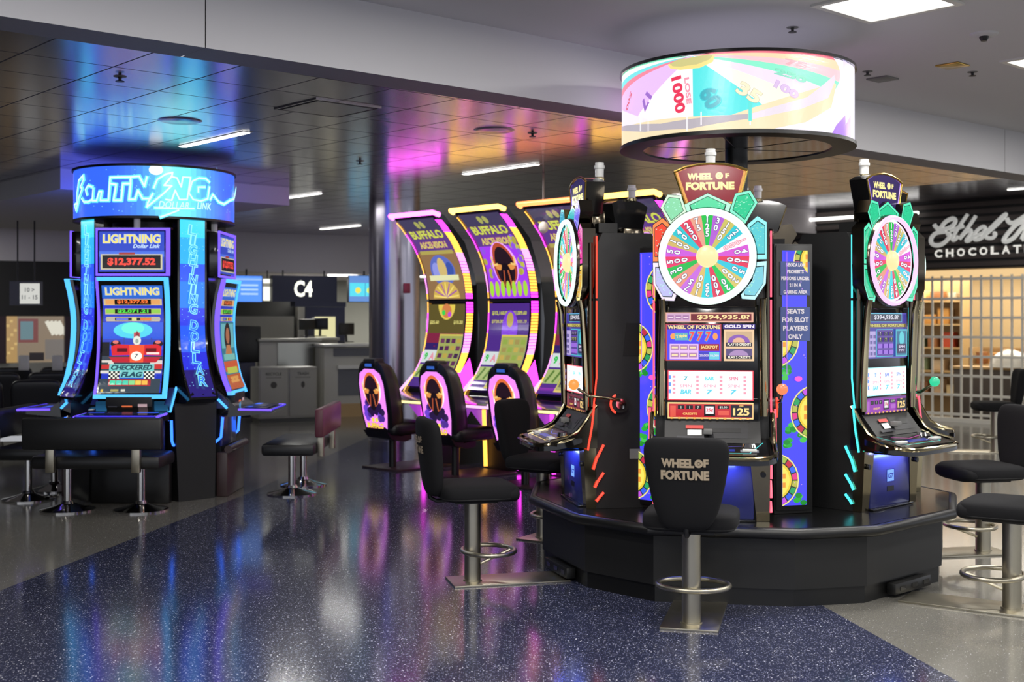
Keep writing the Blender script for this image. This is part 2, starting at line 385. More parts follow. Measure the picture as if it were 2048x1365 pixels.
for px, py, lb in ((360, 241, 'round flush ceiling speaker lit blue above the blue drum'), (988, 260, 'round flush ceiling speaker lit orange above the curved machines')):
    x, y = onceil(px, py); m = MB(); m.lathe([(0, -.012), (.13, -.012), (.15, -.006), (.16, 0)], 'vent_metal', 32); tag(m.build('ceiling_speaker', loc=(x, y, ZC)), lb, 'speaker', 'round ceiling speakers')
def sprinkler(px, py, z, lb):
    x, y = onceil(px, py, z); e = empty('sprinkler_head', (x, y, z), 0, lb, 'sprinkler', 'fire sprinklers')
    m = MB(); m.lathe([(0, -.004), (.035, -.004), (.04, 0)], 'grey_plastic', 16); m.build('escutcheon', e)
    m = MB(); m.lathe([(0, -.032), (.028, -.032), (.026, -.028), (.01, -.026), (.01, -.01), (.016, 0)], 'black', 12); m.build('deflector', e)
for a in ((240, 153, ZC, 'dark fire sprinkler in the brightly blue-lit metal ceiling'), (1065, 266, ZC, 'dark fire sprinkler in the pink and orange lit ceiling'), (720, 322, ZC, 'dark fire sprinkler in front of the round metal column'), (1585, 55, ZU, 'dark fire sprinkler in the plaster ceiling left of the big square lamp'), (1735, 143, ZU, 'dark fire sprinkler on the plaster right of the lit wheel drum'), (1945, 144, ZU, 'dark fire sprinkler at the far right of the plaster ceiling')): sprinkler(*a)
x, y = onceil(1968, 67, ZU); e = empty('smoke_detector', (x, y, ZU), 0, 'round white smoke detector on the plaster ceiling, upper right', 'smoke detector')
m = MB(); m.lathe([(0, -.02), (.06, -.02), (.085, -.012), (.09, 0)], 'plaster', 24); m.build('base', e); m = MB(); m.lathe([(0, -.05), (.02, -.05), (.03, -.03), (.03, -.02)], 'black', 16); m.build('sensor', e)
for px, py, lb in ((1905, 130, 'small square wireless box on the plaster ceiling, right'), (1765, 157, 'small flush disc on the plaster ceiling beside the lit drum')):
    x, y = onceil(px, py, ZU); m = MB(); m.box((-.09, -.09, -.012), (.09, .09, 0), 'grey_plastic' if px < 1800 else 'gold', .004); tag(m.build('ceiling_plate', loc=(x, y, ZU), rz=T), lb, 'ceiling plate')

# round column
m = MB(); m.lathe([(.33, 0), (.33, .1), (.315, .12), (.315, ZC)], 'column_metal', 64) if False else None
mat('column_metal', 'a7a4b2', .25, .95)
YC = 15.2; XC = (789 - 1024) / F * YC
m = MB(); m.lathe([(.325, 0), (.325, .12), (.316, .125), (.316, ZC)], 'column_metal', 64); struct(m.build('column', loc=(XC, YC, 0), smooth=60))
mat('alarm_red', 'a83a4a', .4); m = MB(); m.box((-.04, -.03, -.06), (.04, .0, .06), 'alarm_red', .006)
tag(m.build('fire_alarm_box', loc=(XC + .18, YC - .27, HC + (HY - 578) * YC / F)), 'small red fire alarm box on the round metal column', 'alarm')

# far bulkhead, back walls
WA = Vector((-7.9, 18.9, 0)); WD = Vector((5.4, 2.5, 0)).normalized(); WN = Vector((-WD.y, WD.x, 0))
def wl(s, n, z): p = WA + WD * s + WN * n; return (p.x, p.y, z)
m = MB(); m.add([wl(-6, 0, 2.40), wl(13.5, 0, 2.40), wl(13.5, 0, ZC), wl(-6, 0, ZC), wl(-6, 5, 2.40), wl(13.5, 5, 2.40)], [(0, 1, 2, 3), (0, 1, 5, 4)], 'wall_mauve'); struct(m.build('trim_4', smooth=None))
m = MB(); m.add([wl(-8, 3.6, 0), wl(20, 3.6, 0), wl(20, 3.6, ZC), wl(-8, 3.6, ZC)], [(0, 1, 2, 3)], 'wall_paint'); struct(m.build('wall_back', smooth=None))
def W(px, n=0.0, z=0):        # point on a line parallel to the bulkhead, n metres in front (-) or behind (+), at pixel column px
    t = (px - 1024) / F; a = WA + WN * n; s = (t * a.y - a.x) / (WD.x - t * WD.y); p = a + WD * s; return Vector((p.x, p.y, z))
WZ = math.atan2(WD.y, WD.x)
m = MB(); m.add([(-13.5, -8, 0), (-13.5, 26, 0), (-13.5, 26, ZC), (-13.5, -8, ZC)], [(0, 1, 2, 3)], 'wall_slate'); struct(m.build('wall_left', smooth=None))  # unseen wall, added dark to keep world light off the ceiling tiles
def zat(py, Y): return HC + (HY - py) * Y / F
def wbox(name, px0, px1, y0, y1, n0, depth, mt, parent=None, bev=0, mb=None, zf=None):
    # box standing in the plane n0 between two pixel columns; rows y0 (top) to y1 (bottom)
    a, b = W(px0, n0), W(px1, n0); Y = (a.y + b.y) / 2; z1 = zat(y0, Y); z0 = zat(y1, Y) if zf is None else zf
    mm = mb or MB(); Wd = (b - a).length
    mm.box((-Wd / 2, 0, z0), (Wd / 2, depth, z1), mt, bev)
    return mm, (a + b) / 2, Wd, z0, z1
# gate sign, screens
mm, c, Wd, z0, z1 = wbox('', 545, 674, 552, 604, -.6, .18, 'navy')
e = empty('gate_sign', (c.x, c.y, 0), WZ, 'dark blue hanging gate sign with lit white C4', 'sign'); mm.build('sign_box', e)
A = Art(); A.text('C4', 0, 0, 'ffffee', h=.27, wd=.31, bold=.035); A.build('lettering', front(-.03, (z0 + z1) / 2, -.004), 'screen_bright', e, .001)
m = MB()
for x in (-.35, .35): m.tube([(x, .09, z1), (x, .09, 2.42)], .012, 'black')
m.build('hanger_rod', e)
mm, c, Wd, z0, z1 = wbox('', 590, 692, 604, 614, -.7, .3, 'navy'); tag(mm.build('door_canopy', loc=c, rz=WZ), 'dark blue shelf canopy under the gate sign', 'canopy')
for (a, b, cc, lb) in ((462, 525, '4f8fff', 'blue flight information screen left of the gate sign'), (697, 762, '5b86c8', 'blue flight information screen between the gate sign and the round column')):
    mm, c, Wd, z0, z1 = wbox('', a, b, 551, 605, -.75, .08, 'black'); e = empty('information_screen', (c.x, c.y, 0), WZ, lb, 'screen', 'flight information screens'); mm.build('screen_case', e)
    A = Art(); h = z1 - z0; A.rect(-Wd / 2 + .01, z0 + .01, Wd / 2 - .01, z1 - .01, cc)
    if a < 500:
        A.rect(-Wd / 2 + .01, z1 - .08, Wd / 2 - .01, z1 - .05, '8fb6ff')
        for i in range(3): A.rect(-.1, z0 + .12 + i * .07, .18, z0 + .15 + i * .07, 'a9ccff')
    else:
        A.rect(-Wd / 2 + .02, z0 + .1, Wd / 2 - .02, z1 - .13, '4ed2e6'); A.ell(-.12, z0 + .2, .05, .05, 'e8d84a'); A.ell(.08, z0 + .2, .05, .05, 'd8e84a'); A.rect(.0, z0 + .1, .01, z1 - .13, '3a6aa8')
    A.build('picture', front(0, 0, 0), 'screen', e, .002)
    m = MB(); m.tube([(0, .04, z1), (0, .04, 2.42)], .015, 'black'); m.build('hanger_rod', e)
mm, c, Wd, z0, z1 = wbox('', 525, 546, 557, 603, -.3, .06, 'grey_plastic'); e = empty('lit_poster', (c.x, c.y, 0), WZ, 'bright white lit poster between the blue screen and the gate sign', 'poster'); mm.build('poster_case', e)
A = Art(); A.rect(-Wd / 2 + .01, z0 + .01, Wd / 2 - .01, z1 - .01, 'f4f2e0'); A.rect(-Wd / 2 + .01, (z0 + z1) / 2 + .05, Wd / 2 - .01, (z0 + z1) / 2 + .11, '77756c'); A.build('poster_face', front(0, 0, -.001), 'screen_bright', e, .001)
m = MB(); m.tube([(0, .03, z1), (0, .03, 2.42)], .01, 'black'); m.build('hanger_rod', e)
# back zone of the gate: dark recess wall, post, door with lit pane
mm, c, Wd, z0, z1 = wbox('', 440, 600, 601, 0, 1.2, .1, 'wall_dark', zf=0); struct(mm.build('wall_gate', loc=c, rz=WZ))
mm, c, Wd, z0, z1 = wbox('', 455, 588, 633, 760, 1.0, .12, 'cabinet_grey', zf=.6); tag(mm.build('wall_cabinet', loc=c, rz=WZ), 'pale grey cabinet panel behind the left gate counter', 'cabinet')
mm, c, Wd, z0, z1 = wbox('', 596, 613, 598, 800, 1.0, .2, 'laminate', zf=0); struct(mm.build('trim_5', loc=c, rz=WZ))
mm, c, Wd, z0, z1 = wbox('', 612, 690, 606, 800, .9, .08, 'navy', zf=0); d = struct(mm.build('door_1', loc=c, rz=WZ))
glow('pane', 'e6dfa8', .95); m = MB(); m.box((-.2, -.01, zat(676, c.y)), (.18, -.002, zat(634, c.y)), 'pane'); m.build('window_pane', d)
# recessed lamps beyond the bulkhead
for px, py, pw in ((842, 560, 44), (680, 555, 32), (65, 540, 40), (120, 547, 22), (700, 556, 20)):
    p = W(px, .5); zz = 2.395; m = MB(); m.box((-pw / 150, -.05, -.02), (pw / 150, .05, 0), 'lamp_white')
    tag(m.build('recessed_lamp', loc=(p.x, p.y, zz), rz=WZ), {842: 'bright recessed lamp right of the round column', 680: 'recessed lamp just right of the gate sign', 65: 'blurred lamp above the hanging gate-number sign', 120: 'small bright lamp beside the dark lit machine at left', 700: 'faint recessed lamp behind the right information screen'}[px], 'ceiling light', 'lamps beyond the grey bulkhead')
area('gate_light', W(842, 1.6, 2.36), .5, 60, (1, .98, .9), WZ); area('gate_light', W(620, 1.2, 2.36), .5, 60, (1, .98, .9), WZ); area('gate_light', W(80, .6, 2.36), .5, 30, (1, .98, .9), WZ)
mm, c, Wd, z0, z1 = wbox('', 852, 867, 638, 660, 3.5, .03, 'white_plastic'); tag(mm.build('wall_notice', loc=c, rz=WZ), 'small white notice on the grey wall right of the column', 'notice')
# counters
def thingbox(name, lb, cat, boxes, loc, rz, group=None):
    e = empty(name, loc, rz, lb, cat, group)
    for (pn, a, b, mt, bv) in boxes: m = MB(); m.box(a, b, mt, bv); m.build(pn, e)
    return e
a, b = W(519, -.4), W(640, -.4); c = (a + b) / 2; w_ = (b - a).length; s_ = F / c.y; zz = lambda py: HC - (py - HY) / s_
thingbox('gate_counter', 'pale gate counter with a stainless front behind the two bins', 'counter', [('body', (-w_ / 2, 0, 0), (w_ / 2, .6, zz(684)), 'laminate', .01), ('steel_front', (-w_ / 2 + .3, -.02, zz(735)), (w_ / 2 - .02, 0, zz(686)), 'stainless', 0), ('countertop', (-w_ / 2 - .02, -.04, zz(683)), (w_ / 2 + .02, .64, zz(678)), 'laminate', .005)], c, WZ)
a, b = W(636, .28), W(676, .28); c = (a + b) / 2; w_ = (b - a).length
thingbox('side_counter', 'narrow beige counter between the two gate counters', 'counter', [('body', (-w_ / 2, 0, 0), (w_ / 2, .6, zz(684)), 'cabinet_grey', .01), ('countertop', (-w_ / 2 - .02, -.04, zz(683)), (w_ / 2 + .02, .64, zz(677)), 'laminate', .005)], c, WZ)
a, b = W(648, -1.0), W(775, -1.0); c = (a + b) / 2; w_ = (b - a).length
mat('grey_blue', '5e6068', .5)
thingbox('podium', 'white gate podium with grey panels left of the round column', 'counter', [('body', (-w_ / 2, 0, 0), (w_ / 2, .52, zz(695)), 'laminate', .01), ('countertop', (-w_ / 2 - .02, -.05, zz(693)), (w_ / 2 + .02, .55, zz(688)), 'white_plastic', .005), ('upper_panel', (-w_ / 2 + .16, -.012, zz(712)), (w_ / 2, 0, zz(696)), 'grey_blue', 0), ('lower_panel', (-w_ / 2 + .24, -.012, zz(790)), (w_ / 2, 0, zz(737)), 'grey_blue', 0), ('middle_shelf', (-w_ / 2 + .22, -.06, zz(737)), (w_ / 2, 0, zz(730)), 'white_plastic', 0), ('plinth', (-w_ / 2 + .2, -.02, 0), (w_ / 2, 0, zz(806)), 'wood_shelf', 0)], c, WZ)
a, b = W(517, -1.6), W(634, -1.6); c = (a + b) / 2; w_ = (b - a).length; s_ = F / c.y
e = thingbox('waste_station', 'taupe two-door waste and recycling bin cabinet by the gate counter', 'bin', [('cabinet', (-w_ / 2, 0, .06), (w_ / 2, .55, zz(735)), 'cabinet_grey', .01), ('plinth', (-w_ / 2 + .02, .03, 0), (w_ / 2 - .02, .5, .06), 'black', 0)], c, WZ)
for x0, x1, t in ((-w_ / 2 + .02, -.02, 'RECYCLE'), (.02, w_ / 2 - .02, 'TRASH')):
    m = MB(); m.box((x0, -.02, .09), (x1, 0, zz(738)), 'cabinet_grey', .006); d = m.build('door', e)
    A = Art(); cx = (x0 + x1) / 2; A.text(t, cx, zz(748), '3a3a38', h=.045, bold=.02); A.rect(cx - .12, zz(756), cx + .12, zz(755), '4a4a48'); A.ell(cx, zz(770), .05 if x0 < 0 else .03, .05, '353230'); A.build('door_print', front(0, 0, -.021), 'print', d, .001)
def monitor(loc, rz, lb, wd=.34, ht=.24):
    e = empty('monitor', loc, rz, lb, 'monitor', 'monitors on the gate counters'); m = MB(); m.box((-wd / 2, -.02, .12), (wd / 2, .02, .12 + ht), 'black', .006); m.build('display', e)
    m = MB(); m.box((-.1, -.07, 0), (.1, .07, .015), 'black'); m.tube([(0, 0, .01), (0, .02, .2)], .02, 'black'); m.build('stand', e)
monitor(W(614, 0, zz(677)), WZ + R(15), 'black monitor left of centre on the gate counter, before the lit door pane', .3, .18); monitor(W(640, .1, zz(677)), WZ - R(25), 'black monitor tilted away on the narrow counter, before the lit door pane', .28, .2)
monitor(W(693, -.7, zz(688)), WZ + R(20), 'black monitor on the podium left of the round column', .3, .2)
p = W(494, -.3); thingbox('kiosk', 'dark standing check-in kiosk with a green-lit screen left of the bins', 'kiosk', [('pedestal', (-.12, -.1, 0), (.12, .1, .9), 'navy', .01), ('screen_head', (-.22, -.06, .9), (.22, .06, 1.5), 'black', .02)], (p.x, p.y, 0), WZ)

# left: dark shopfront, hanging sign, row seating
a, b = W(-60, -.3), W(215, -.3)
c = (a + b) / 2; w_ = (b - a).length; s_ = F / c.y
m = MB(); y0, y1 = zz(633), zz(726)
m.box((-w_ / 2, 0, y0), (w_ / 2, .3, 2.5), 'wall_dark'); m.box((-w_ / 2, 0, 0), (w_ / 2, .3, y1), 'wall_paint'); struct(m.build('wall_shopfront', loc=c, rz=WZ))
o = empty('window_1', c, WZ); o['kind'] = 'structure'
m = MB()
def wx(px): return (W(px, -.3) - c).dot(WD)
for px in (-60, 4, 138, 150, 205): m.box((wx(px) - .06, -.03, y1), (wx(px) + .06, .2, y0), 'maroon')
m.build('window_frame', o)
A = Art(); A.rect(-w_ / 2, y1, w_ / 2, y0, '8a7a66'); A.rect(wx(8), y1, wx(36), y0, 'b08f5c'); 
for i in range(9): A.rect(wx(9 + (i * 7) % 22), y1 + .06 + i * .07, wx(15 + (i * 7) % 22), y1 + .1 + i * .07, 'd0b070')
A.rect(wx(38), zz(686), wx(78), zz(638), '7a4a44'); A.rect(wx(42), zz(680), wx(68), zz(643), '6a8488'); A.rect(wx(60), zz(722), wx(90), zz(706), '2a2626'); A.rect(wx(92), zz(720), wx(130), zz(680), '76706a')
A.rect(wx(152), y1, wx(160), y0, 'b7c4b0')
for i in range(4): A.line([(wx(96 + i * 8), zz(645)), (wx(108 + i * 8), zz(668))], .06, 'e0dccb')
A.build('window_view', front(0, 0, .21), 'screen_dim', o, .002)
# hanging sign
Ys = 15.5; x = lambda px: (px - 1024) / F * Ys
e = empty('hanging_sign', (x(50), Ys, 0), 0, 'hanging lit gate direction sign reading 10 and 11-15', 'sign')
m = MB(); m.box((x(19) - x(50), 0, zat(611, Ys)), (x(76) - x(50), .16, zat(563, Ys)), 'grey_blue'); m.build('sign_box', e)
m = MB()
for q in (30, 64): m.tube([(x(q) - x(50), .08, zat(563, Ys)), (x(q) - x(50), .08, ZC)], .01, 'black')
m.build('hanger_rod', e)
A = Art(); A.rect(x(40) - x(50), zat(608, Ys), x(80) - x(50), zat(567, Ys), 'd6d6d0'); A.text('10 >', x(60) - x(50), zat(580, Ys), '55565a', h=.055, bold=.02); A.text('11 - 15', x(60) - x(50), zat(595, Ys), '55565a', h=.055, bold=.02)
A.build('sign_face', front(0, 0, -.005), 'screen_dim', e, .002)
# beam seating
def seat_row(loc, rz, n, lb):
    e = empty('beam_seating', loc, rz, lb, 'airport seats', 'rows of black airport seats'); m = MB(); m.box((-n * .3, .0, .30), (n * .3, .08, .36), 'chrome')
    m.build('beam', e)
    for i in range(n):
        cx = (i - (n - 1) / 2) * .6
        m = MB(); m.sq((cx, -.18, .42), (.26, .24, .05), 'vinyl', .4, .3); m.build('seat', e)
        m = MB(); m.sq((0, 0, 0), (.26, .05, .26), 'vinyl', .3, .3, T=Matrix.Translation((cx, .09, .70)) @ Matrix.Rotation(R(-10), 4, 'X')); m.build('backrest', e)
    for i in range(n + 1):
        cx = (i - n / 2) * .6; m = MB(); m.tube([(cx, -.38, .62), (cx, .02, .62), (cx, .06, .36)], .018, 'chrome'); m.build('armrest', e)
    for i in (0, n - 1):
        cx = (i - (n - 1) / 2) * .6; m = MB(); m.tube([(cx, -.3, .02), (cx, .04, .3), (cx, .35, .02)], .02, 'chrome'); m.build('leg', e)
    return e
seat_row((-5.1, 13.2, 0), R(190), 3, 'row of black airport seats behind the blue lit machines, nearest row')
seat_row((-5.4, 15.2, 0), R(195), 4, 'row of black airport seats under the shop window, middle row')
seat_row((-6.2, 16.8, 0), R(200), 5, 'row of black airport seats under the shop window, farthest row')
for px, lb in ((48, 'white paper notice on a seat back, left of two'), (115, 'white paper notice on a seat back, right of two')):
    Yn = 16.2; m = MB(); m.box((-.07, -.015, 0), (.07, .01, .2), 'white_plastic', .01); tag(m.build('seat_notice', loc=((px - 1024) / F * Yn, Yn, .93)), lb, 'notice')

# ------------------------------------------------------------------ right: chocolate shop
SC = 26.2                      # wall of the shop: faces the concourse
sp0 = Vector((6.1, 19.9, 0)); SDr = Vector((1, -1, 0)).normalized()
SN = Vector((-SDr.y, SDr.x, 0))   # points away from the viewer
def shx(px, n=0):
    t = (px - 1024) / F; a = sp0 + SN * n; return (t * a.y - a.x) / (SDr.x - t * SDr.y)
SZ = math.atan2(SDr.y, SDr.x)
def shY(px, n=0): a = sp0 + SN * n; return a.y + SDr.y * shx(px, n)
e = empty('shop_sign', sp0, SZ, 'white script shop sign with spaced capitals on dark slats', 'sign')
m = MB(); z0, z1 = zat(540, shY(1850)), ZR
m.box((-5.5, -.02, z0), (5, .3, z1), 'wall_dark')
for i in range(9): zz_ = z0 + .03 + i * (z1 - z0) / 9.2; m.box((-5.5, -.05, zz_), (5, -.02, zz_ + .07), 'shop_slat')
struct(m.build('wall_right', loc=sp0, rz=SZ))
def SP(px, py, n=0): return (shx(px, n), zat(py, shY(px, n)))
def script(strokes, r, name, par):
    m = MB()
    for st in strokes:
        P = [Vector(SP(1850 + a / 9.747, 400 + b / 9.75)) for a, b in st]; Q_ = []
        for i in range(len(P) - 1):       # smooth the hand-drawn stroke
            p0 = P[max(i - 1, 0)]; p1 = P[i]; p2 = P[i + 1]; p3 = P[min(i + 2, len(P) - 1)]
            for k in range(6):
                t = k / 6; Q_.append(.5 * ((2 * p1) + (p2 - p0) * t + (2 * p0 - 5 * p1 + 4 * p2 - p3) * t * t + (3 * p1 - p0 - 3 * p2 + p3) * t ** 3))
        Q_.append(P[-1]); m.tube([(q.x, -.12, q.y) for q in Q_], r, 'sign_letter', 8)
    return m.build(name, par)
script([[(250, 490), (290, 545), (370, 580), (500, 570), (620, 500), (660, 410), (600, 375), (480, 430), (400, 520), (380, 590), (480, 620), (300, 650), (200, 740), (190, 840), (260, 890), (380, 880), (490, 800), (550, 700), (500, 660)]], .035, 'letter_e', e)
script([[(900, 290), (780, 460), (640, 680), (600, 770), (640, 790), (720, 720)], [(560, 610), (700, 560), (820, 520)]], .03, 'letter_t', e)
script([[(1060, 320), (940, 500), (740, 770), (860, 640), (960, 600), (950, 680), (870, 800), (930, 800), (1000, 730)]], .03, 'letter_h', e)
script([[(1000, 730), (1180, 660), (1240, 570), (1200, 530), (1100, 590), (1010, 700), (1040, 780), (1140, 770), (1240, 690)]], .03, 'letter_e', e)
script([[(1240, 690), (1480, 480), (1640, 310), (1600, 310), (1420, 480), (1260, 650), (1260, 740), (1380, 750), (1440, 680), (1400, 650)]], .03, 'letter_l', e)
script([[(1660, 370), (1700, 440), (1780, 460), (1900, 400), (2050, 300)], [(2000, 430), (1860, 480), (1700, 640), (1600, 790), (1660, 820), (1800, 740), (1950, 560), (2150, 330), (2050, 560), (1960, 780), (2200, 520), (2400, 330), (2300, 600), (2260, 800), (2400, 760)]], .035, 'letter_m', e)
A = Art()
for i, ch in enumerate('CHOCOLATES'):
    a = SP(1881 + i * 22.6, 508 - i * 1.3); A.text(ch, a[0], a[1], 'e6e3da', h=.125, wd=.125, bold=.04)
A.build('capital_letters', front(0, 0, -.07), 'screen_dim', e, .002)
m = MB(); m.box((-5.5, .05, zat(556, shY(1850))), (5, .15, zat(542, shY(1850))), 'warm_shelf'); tag(m.build('shop_cove_lamp', loc=sp0, rz=SZ), 'long warm lamp strip under the dark shop slats', 'light')
m = MB(); m.box((-3.2, -.22, zat(430, shY(1850)) - .0), (.62, -.16, zat(430, shY(1850)) + .045), 'panel_white'); tag(m.build('sign_lamp', loc=sp0, rz=SZ), 'long white lamp bar above the script shop letters', 'light')
# interior
m = MB(); m.box((-5.5, 3.0, 0), (5, 3.1, 2.6), 'shop_wall'); m.box((-5.5, .3, 2.6), (5, 3.1, 2.65), 'shop_wall'); m.box((-5.6, .3, 0), (-5.5, 3.0, 2.6), 'shop_wall'); struct(m.build('wall_shop', loc=sp0, rz=SZ))
pp = sp0 + SN * 1.6 + SDr * 1.0; area('shop_light', (pp.x, pp.y, 2.55), 3.5, 190, (1, .93, .8), SZ, sy=1.5)
pp = sp0 + SN * 1.6 - SDr * 3.0; area('shop_light', (pp.x, pp.y, 2.55), 2.5, 90, (1, .93, .8), SZ, sy=1.5)
rnd = random.Random(3); PALS = ['c9a35a', 'b5813c', 'd9c79a', '8a5a32', 'b6472c', 'e0ae6a', '6a7a5a', 'c8b090', 'a9a08a']
for nm, c_ in (('good_%d' % i, p) for i, p in enumerate(PALS)): mat(nm, c_, .5)
def shelf_unit(s0, s1, n, lb, zs, h=2.3):
    p = sp0 + SDr * ((s0 + s1) / 2) + SN * n; e = empty('display_shelf', p, SZ, lb, 'shelf', 'warm lit shop shelves'); hw = (s1 - s0) / 2
    m = MB()
    for x in (-hw, hw - .03): m.box((x, 0, 0), (x + .03, .4, h), 'wood_shelf')
    m.box((-hw, .37, 0), (hw, .4, h), 'wood_shelf'); m.build('frame', e)
    for z in zs: m = MB(); m.box((-hw + .03, 0, z), (hw - .03, .37, z + .03), 'wood_shelf'); m.build('shelf_board', e)
    for z in zs:
        x = -hw + .08
        while x < hw - .25:
            bw = rnd.uniform(.1, .22); bh = rnd.uniform(.12, .27); k = rnd.randrange(len(PALS)); m = MB(); m.box((0, 0, 0), (bw, .2, bh), 'good_%d' % k, .006)
            q = Matrix.Rotation(SZ, 3, 'Z') @ Vector((x, .1, 0)); tag(m.build('chocolate_box', loc=(p.x + q.x, p.y + q.y, z + .03), rz=SZ), 'small box of chocolates on a lit shop shelf behind the shutter', 'box', 'boxes on the shop shelves'); x += bw + rnd.uniform(.03, .12)
shelf_unit(-.9, .5, 1.6, 'tall warm-lit shelf of boxes right beside the green-lit wheel machine', (.3, .7, 1.1, 1.5, 1.9))
shelf_unit(-3.4, -1.8, 1.8, 'tall warm-lit shelf of boxes behind the wheel machines', (.3, .7, 1.1, 1.5, 1.9))
shelf_unit(.9, 2.0, 1.0, 'low orange shop shelf in the middle of the shop', (.5, .85), 1.15)
shelf_unit(2.3, 3.4, 1.3, 'low shop shelf at the right edge of the frame', (.5, .85), 1.15)
e = empty('shop_counter', sp0 + SDr * 1.9 + SN * .45, SZ, 'dark shop counter behind the shutter', 'counter'); m = MB(); m.box((-1.0, 0, 0), (2, .4, .82), 'shop_slat', .01); m.build('body', e); m = MB(); m.box((-1.05, -.03, .82), (2.05, .43, .86), 'wood_shelf', .005); m.build('countertop', e)
glow('blue_tv', '5d58e0', .9); m = MB(); m.box((0, 0, 0), (.75, .05, .22), 'blue_tv'); q = sp0 + SDr * 1.9 + SN * 2.5; tag(m.build('blue_screen', loc=(q.x, q.y, 1.95), rz=SZ), 'blue lit screen deep inside the shop', 'screen')
m = MB(); m.lathe([(.32, 0), (.30, .12), (.2, .22), (.05, .27), (0, .27)], 'white_plastic', 24); q = sp0 + SDr * 1.75 + SN * .62
tag(m.build('dome_cover', loc=(q.x, q.y, .86)), 'pale dome standing on the shop counter', 'dome')
# shutter grille
e = empty('security_grille', sp0, SZ, 'closed grey bar security grille across the shop front', 'shutter')
m = MB(); gx0, gx1, gz1 = -5.4, 4.6, zat(556, shY(1850)) + .02
x = gx0
while x < gx1: m.box((x - .017, -.0, 0), (x + .017, .02, gz1), 'grille'); x += .158
m.build('vertical_bars', e)
m = MB()
for k in range(8): z = .13 + k * .3; m.box((gx0, -.012, z - .02), (gx1, .0, z + .02), 'grille')
m.build('horizontal_bars', e)
m = MB(); m.box((gx0, -.02, 0), (gx1, .03, .07), 'grille'); m.build('bottom_rail', e)

# ------------------------------------------------------------------ wheel machines
MX = lambda px: (px - 1434) / 348; MZ = lambda py: (1040 - py) / 348
def PX(pts): return [(MX(a), MZ(b)) for a, b in pts]
WHEEL = [('125', '22c04a'), ('30', 'b05fd0'), ('150', 'c8bd62'), ('25', '30c6d2'), ('1000', 'f2f0ff'), ('40', 'd257d0'), ('100', 'e0395a'), ('50', '35c4d8'), ('200', 'd2c06a'), ('20', '20c456'), ('400', 'dc3c58'), ('25', '30cfd8'), ('100', 'd8b86a'), ('75', 'c46ad8'), ('60', 'e0907a'), ('30', '1fb84a'), ('500', 'e43468'), ('50', 'c85ad6'), ('100', 'cdb266'), ('40', '2cc2cc'), ('250', 'e0405a'), ('75', 'e2a088')]
GEMS = [('top', [(1379, 410), (1425, 388), (1471, 410), (1464, 432), (1387, 432)]),
        ('ul', [(1346, 390), (1373, 393), (1383, 425), (1352, 450), (1332, 416)]), ('ur', [(1479, 390), (1508, 384), (1522, 408), (1498, 450), (1468, 425)]),
        ('l', [(1317, 450), (1336, 437), (1356, 456), (1336, 490), (1330, 523), (1317, 523)]), ('r', [(1502, 452), (1522, 435), (1540, 447), (1540, 520), (1522, 520), (1516, 484)]),
        ('ll', [(1317, 526), (1331, 526), (1340, 560), (1364, 588), (1359, 602), (1336, 601), (1318, 568)]), ('lr', [(1521, 526), (1540, 524), (1538, 568), (1517, 600), (1492, 598), (1490, 590), (1512, 562)])]
def offset_in(pts, t):
    c = (sum(p[0] for p in pts) / len(pts), sum(p[1] for p in pts) / len(pts))
    return [(p[0] + (c[0] - p[0]) * t, p[1] + (c[1] - p[1]) * t) for p in pts]
